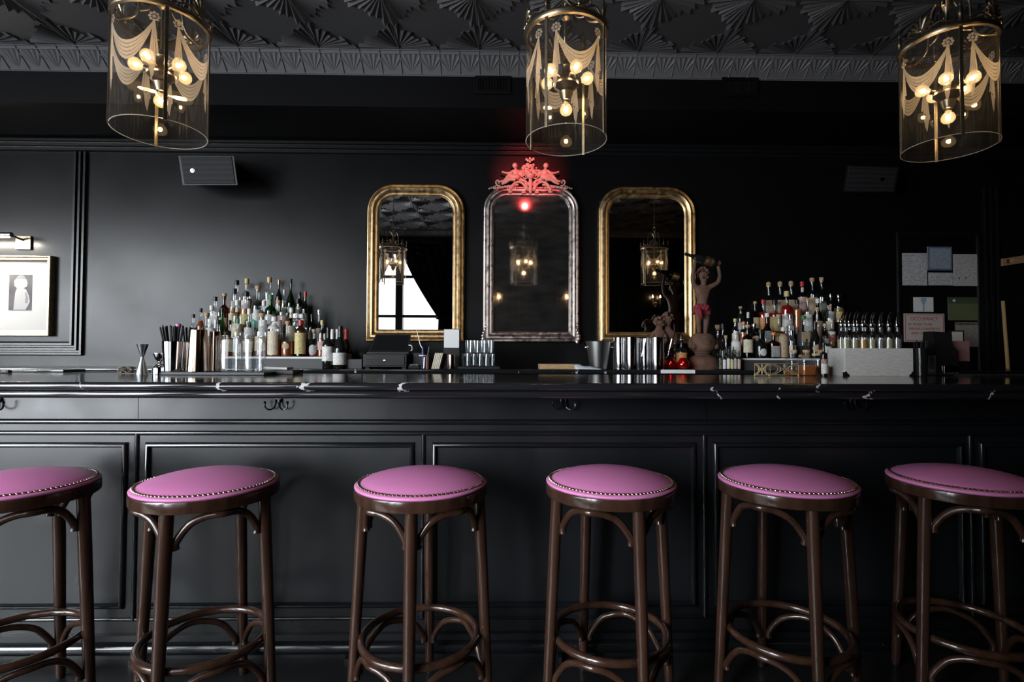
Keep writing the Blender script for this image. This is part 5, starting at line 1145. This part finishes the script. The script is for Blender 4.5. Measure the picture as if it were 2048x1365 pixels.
# ================================================================ things on the back wall
# framed photograph and picture light
a, b = at(-120, 672, YW - .03), at(104, 512, YW - .03); W_, H_ = b.x - a.x, b.z - a.z
t = thing('framed_photo', 'gilt framed black and white photograph with wide white mat at left edge', 'picture', (a.x, YW - .001, a.z))
m = MB(); m.sweep([(0, 0), (W_, 0), (W_, H_), (0, H_)], [(0, 0), (0, .036), (.004, .042), (.012, .043), (.018, .036), (.030, .032), (.036, .024), (.042, .020), (.042, 0)])
m.build('frame', 'lit_gilt', t, sharp=30)
m = MB()
for k in range(int(W_ / .022)): m.ball((.012 + .022 * k, -.043, H_ - .010), .007, 6, (1.3, .5, .7)); m.ball((.012 + .022 * k, -.043, .010), .006, 6, (1.3, .5, .7))
for k in range(int(H_ / .016)): m.ball((W_ - .004, -.041, .01 + .016 * k), .0055, 6, (.6, .6, 1)); m.ball((.004, -.041, .01 + .016 * k), .0055, 6, (.6, .6, 1))
m.build('frame_carving', 'lit_gilt', t)
MB().box(.03, W_ - .03, -.018, -.012, .03, H_ - .03).build('mat_board', mat('mat_white', (.86, .85, .83), .7), t, smooth=False)
q0, q1 = at(17, 621, YW - .019), at(65, 550, YW - .019); o = t.location
MB().box(q0.x - o.x, q1.x - o.x, -.0192, -.0182, q0.z - o.z, q1.z - o.z).build('photograph', mat('photo_grey', (.10, .095, .10), .5, var=.4, vscale=9), t, smooth=False)
def fig(pts, d, mt, name):
    m = MB(); m.prism([((at(x, y, YW - .019).x - o.x), (at(x, y, YW - .019).z - o.z)) for x, y in pts], -d - .0002, -.0191); return m.build(name, mt, t, smooth=False)
mat('photo_pale', (.55, .54, .55), .5); mat('photo_mid', (.30, .29, .30), .5)
fig([(27, 620), (29, 600), (31, 585), (34, 577), (47, 576), (53, 580), (58, 592), (60, 604), (56, 612), (51, 620)], .0194, 'photo_pale', 'print_figure')
fig([(50, 606), (52, 596), (50, 586), (53, 585), (57, 597), (55, 607)], .0197, 'photo_mid', 'print_shading')
fig([(29, 572), (29, 562), (34, 556), (45, 554), (53, 559), (56, 567), (54, 574), (46, 577), (36, 578)], .0198, 'photo_pale', 'print_hair')
fig([(33, 560), (35, 553), (41, 550.6), (48, 551.5), (52, 557), (52, 560), (42, 558)], .0201, 'photo_mid', 'print_cap')
p = at(47, 486, YW - .01); t = thing('picture_light', 'brass picture light with long tube above the framed photograph', 'picture light', (p.x, YW - .001, p.z))
MB().box(-.055, .055, -.014, 0, -.05, .05).build('wall_plate', 'old_brass', t, bevel=.003)
MB().tube([(0, -.012, .02), (0, -.09, .03), (-.02, -.12, .032)], .008, 8).build('arm', 'old_brass', t)
MB().tube([(.02, -.125, .034), (-.75, -.125, .034)], .017, 16).build('tube', 'brushed_steel', t)
MB().box(-.74, .0, -.135, -.115, .0135, .0165).build('lamp_strip', emission('picture_lamp', (1, .90, .76), 300), t, smooth=False)

# speakers
def speaker(pts, lb, badge, Yf):
    tl, tr, br, bl = [at(x, y, Yf + d) for x, y, d in pts]; c = (tl + tr + br + bl) / 4; t = thing('wall_speaker', lb, 'speaker', c)
    back = YW - .05; cx_, cy_ = sum(p[0] for p in pts) / 4, sum(p[1] for p in pts) / 4
    bk = [at(cx_ + (x - cx_) * .86, cy_ + (y - cy_) * .80, back) for x, y, d in pts]
    vs = [p - c for p in (tl, tr, br, bl)] + [p - c for p in bk]
    MB().add(vs, [(0, 3, 2, 1), (4, 5, 6, 7), (0, 1, 5, 4), (1, 2, 6, 5), (2, 3, 7, 6), (3, 0, 4, 7)]).build('cabinet', 'black_plastic', t, bevel=.004)
    nrm = (vs[1] - vs[0]).cross(vs[3] - vs[0]).normalized(); nrm = nrm if nrm.y < 0 else -nrm
    F = lambda u, v, h=0: vs[0].lerp(vs[1], u).lerp(vs[3].lerp(vs[2], u), v) + nrm * h
    MB().add([F(.04, .04, .001), F(.96, .04, .001), F(.96, .96, .001), F(.04, .96, .001), F(.045, .06, .005), F(.955, .06, .005), F(.955, .94, .005), F(.045, .94, .005)], [(4, 5, 6, 7), (0, 1, 5, 4), (1, 2, 6, 5), (2, 3, 7, 6), (3, 0, 4, 7)]).build('grille', grille, t, smooth=False)
    c2 = F(badge[0], badge[1], .006); q = nrm.to_track_quat('Z', 'Y').to_matrix().to_4x4(); MB().lathe([(.016, 0), (.016, .002), (.012, .003)], 18, M=Matrix.Translation(c2) @ q).build('badge', 'steel', t)
    MB().box(-.03, .03, back - c.y - .03, YW - c.y - .001, .0, .06).build('bracket', 'black_plastic', t, smooth=False)
def grille_mat():
    m, n, l, p = nmat('perforated_grille'); p.inputs['Roughness'].default_value = .6; p.inputs['Specular IOR Level'].default_value = .2
    tc = n.new('ShaderNodeTexCoord'); v = n.new('ShaderNodeTexVoronoi'); v.inputs['Scale'].default_value = 190; v.inputs['Randomness'].default_value = 0.0; l.new(tc.outputs['Object'], v.inputs[0])
    r = n.new('ShaderNodeValToRGB'); r.color_ramp.elements[0].position = .38; r.color_ramp.elements[0].color = (.01, .01, .01, 1); r.color_ramp.elements[1].position = .48; r.color_ramp.elements[1].color = (.03, .03, .032, 1)
    l.new(v.outputs['Distance'], r.inputs[0]); l.new(r.outputs[0], p.inputs['Base Color']); return m
grille = grille_mat()
speaker([(356, 311, 0), (468, 311, .0), (476, 371, .03), (365, 371, .03)], 'black wall speaker with round badge above the left bottle display', (.23, .5), 3.62)
speaker([(1693, 330, 0), (1800, 334, .0), (1790, 385, .03), (1686, 385, .03)], 'black wall speaker in the dark above the right-hand bottle display', (.7, .5), 3.66)

# notices on the dark panel at the right
mat('frame_red', (.22, .03, .03), .5)
def notice(x0, y0, x1, y1, m_, lb, d=.004, kind='notice', cat='notice'):
    a, b = at(x0, y1, YW - .004), at(x1, y0, YW - .004); t = thing(kind, lb, cat, ((a.x + b.x) / 2, YW - .003, a.z)); w, h = (b.x - a.x) / 2, b.z - a.z
    MB().box(-w, w, -d, 0, 0, h).build('sheet', m_, t, smooth=False); return t, w, h
for nm, pc, ic, sc_, dn in (('form_print', (.62, .61, .62), (.2, .2, .22), 26, .5), ('blue_cert', (.36, .42, .50), (.15, .18, .25), 30, .45), ('letter_print', (.60, .58, .57), (.2, .2, .2), 34, .45), ('green_print', (.14, .17, .085), (.10, .14, .06), 30, .4), ('rule_print', (.42, .38, .34), (.12, .08, .08), 34, .6)): print_mat(nm, pc, tuple(.3 * u_ + .7 * v_ for u_, v_ in zip(pc, ic)), sc_ * 1.15, dn)
notice(1805, 507, 1853, 571, 'form_print', 'white printed form at the upper left of the dark notice panel')
t, w, h = notice(1855, 494, 1903, 541, 'blue_cert', 'blue bordered certificate at the top of the notice panel'); m = MB(); m.sweep([(-w, 0), (w, 0), (w, h), (-w, h)], [(0, .004), (.002, .006), (.012, .006), (.013, .004)]); m.build('border', mat('cert_border', (.14, .19, .28), .6), t, smooth=False)
notice(1857, 546, 1905, 571, 'form_print', 'small white printed card below the blue certificate')
t, w, h = notice(1907, 509, 1955, 572, 'letter_print', 'white printed letter at the upper right of the notice panel'); 
m = MB()
for k in (-.55, .0): m.lathe([(.007, 0), (.007, .001)], 10, M=Matrix.Translation((w * k, -.004, h * .24)) @ Matrix.Rotation(pi / 2, 4, 'X'))
m.build('seals', 'label_black', t)
t, w, h = notice(1827, 595, 1866, 624, 'white_paper', 'small pale card with a blue emblem on the notice panel'); m = MB(); m.prism([(-.022, h * .8), (-.02, h * .95), (.02, h * .95), (.022, h * .8), (.006, h * .5), (.006, .004), (-.006, .004), (-.006, h * .5)], -.0048, -.004); m.build('emblem', mat('pale_blue', (.30, .45, .58), .6), t, smooth=False)
t, w, h = notice(1808, 628, 1888, 684, mat('sign_cream', (.62, .55, .50), .6), 'red lettered occupancy limit sign on the notice panel', kind='occupancy_sign', cat='sign')
mat('sign_red', (.42, .03, .035), .5); m = MB(); m.sweep([(-w + .008, .008), (w - .008, .008), (w - .008, h - .008), (-w + .008, h - .008)], [(0, .004), (0, .0046), (.004, .0046), (.004, .004)]); m.build('border', 'sign_red', t, smooth=False)
for s_, z, sz in (('OCCUPANCY', .80, .036), ('BY MORE THAN', .615, .026), ('PERSONS IS DANGEROUS', .46, .026), ('AND UNLAWFUL', .30, .026)):
    x_ = -.032 if 'MORE' in s_ else 0
    text('lettering', s_, sz, 'sign_red', (x_, -.0045, h * z - .008), parent=t, sx=.95 if sz > .03 else (.80 if 'PERS' in s_ else 1))
t, w, h = notice(1896, 595, 1958, 641, 'green_print', 'green notice with round white seal on the dark panel'); MB().box(-w, w, -.0046, -.004, h * .72, h).build('header', mat('dark_green', (.07, .10, .05), .6), t, smooth=False)
MB().lathe([(.011, 0), (.011, .001)], 14, M=Matrix.Translation((-w * .62, -.0045, h * .85)) @ Matrix.Rotation(pi / 2, 4, 'X')).build('seal', 'white_paper', t)
t, w, h = notice(1911, 645, 1958, 694, 'rule_print', 'framed printed rules below the green notice'); MB().box(-w, w, -.0046, -.004, h * .88, h * .98).build('header', 'label_black', t, smooth=False)
# small framed card, pink card, pole and lath at the dark end of the back counter
t = thing('framed_card', 'small black framed card propped on the back counter before the notices', 'card', (xat(1915, 3.70), 3.70, ZB + .001)); a = at(1902, 683, 3.70); b = at(1930, 662, 3.70); w = (b.x - a.x) / 2
MB().box(-w, w, 0, .012, 0, b.z - ZB).build('frame', 'black_plastic', t, bevel=.002); MB().box(-w + .012, w - .012, -.001, .001, a.z - ZB - .02, b.z - ZB - .008).build('card', 'cream_paper', t, smooth=False)
t = thing('pink_card', 'plain pink card standing below the framed rules', 'card', (xat(1922, 3.60), 3.60, ZB + .001)); a = at(1905, 721, 3.60); b = at(1938, 683, 3.60); w = (b.x - a.x) / 2
MB().box(-w, w, 0, .004, .06, b.z - ZB).build('sheet', mat('pink_paper', (.42, .20, .20), .7), t, smooth=False); MB().box(-w * .6, w * .6, -.02, .03, 0, .062).build('stand', 'black_gloss', t, bevel=.004)
t = thing('bottle', 'dark spirit bottle in the gloom left of the pink card', 'bottle', onb(1899, 3.56)) if False else None
bottle(onb(1900, 3.56), 'round', .03, .24, 'dark_glass', None, 0, [('grey', .15, .4, 1.1, False)], 'steel', 'dark spirit bottle in the gloom left of the pink card', None)
p0_, p1_ = at(2016, 732, 3.72), at(2006, 603, 3.86)
o = MB().tube([V((p0_.x, 3.72, ZB + .003)), p1_], .012, 10).build('wooden_pole', mat('pole_yellow', (.50, .33, .14), .55)); tag(o, 'yellow wooden pole leaning at the dark right-hand end', 'pole')
a, b = at(2005, 525, YW - .02), at(2075, 515, YW - .02)
t = thing('crate_lath', 'tan printed wooden strip fixed high on the wall at the right edge', 'sign', (a.x, YW - .002, a.z)); MB().add([(0, 0, -.028), (.30, 0, .02), (.30, 0, .075), (0, 0, .028), (0, -.02, -.028), (.30, -.02, .02), (.30, -.02, .075), (0, -.02, .028)], [(0, 1, 2, 3), (7, 6, 5, 4), (0, 4, 5, 1), (1, 5, 6, 2), (2, 6, 7, 3), (3, 7, 4, 0)]).build('board', 'light_wood', t, smooth=False)
MB().box(.03, .05, -.0215, -.02, -.008, .022).build('red_mark', 'frame_red', t, smooth=False); MB().box(.06, .085, -.0215, -.02, .0, .025).build('ochre_mark', 'yellow_cap', t, smooth=False)
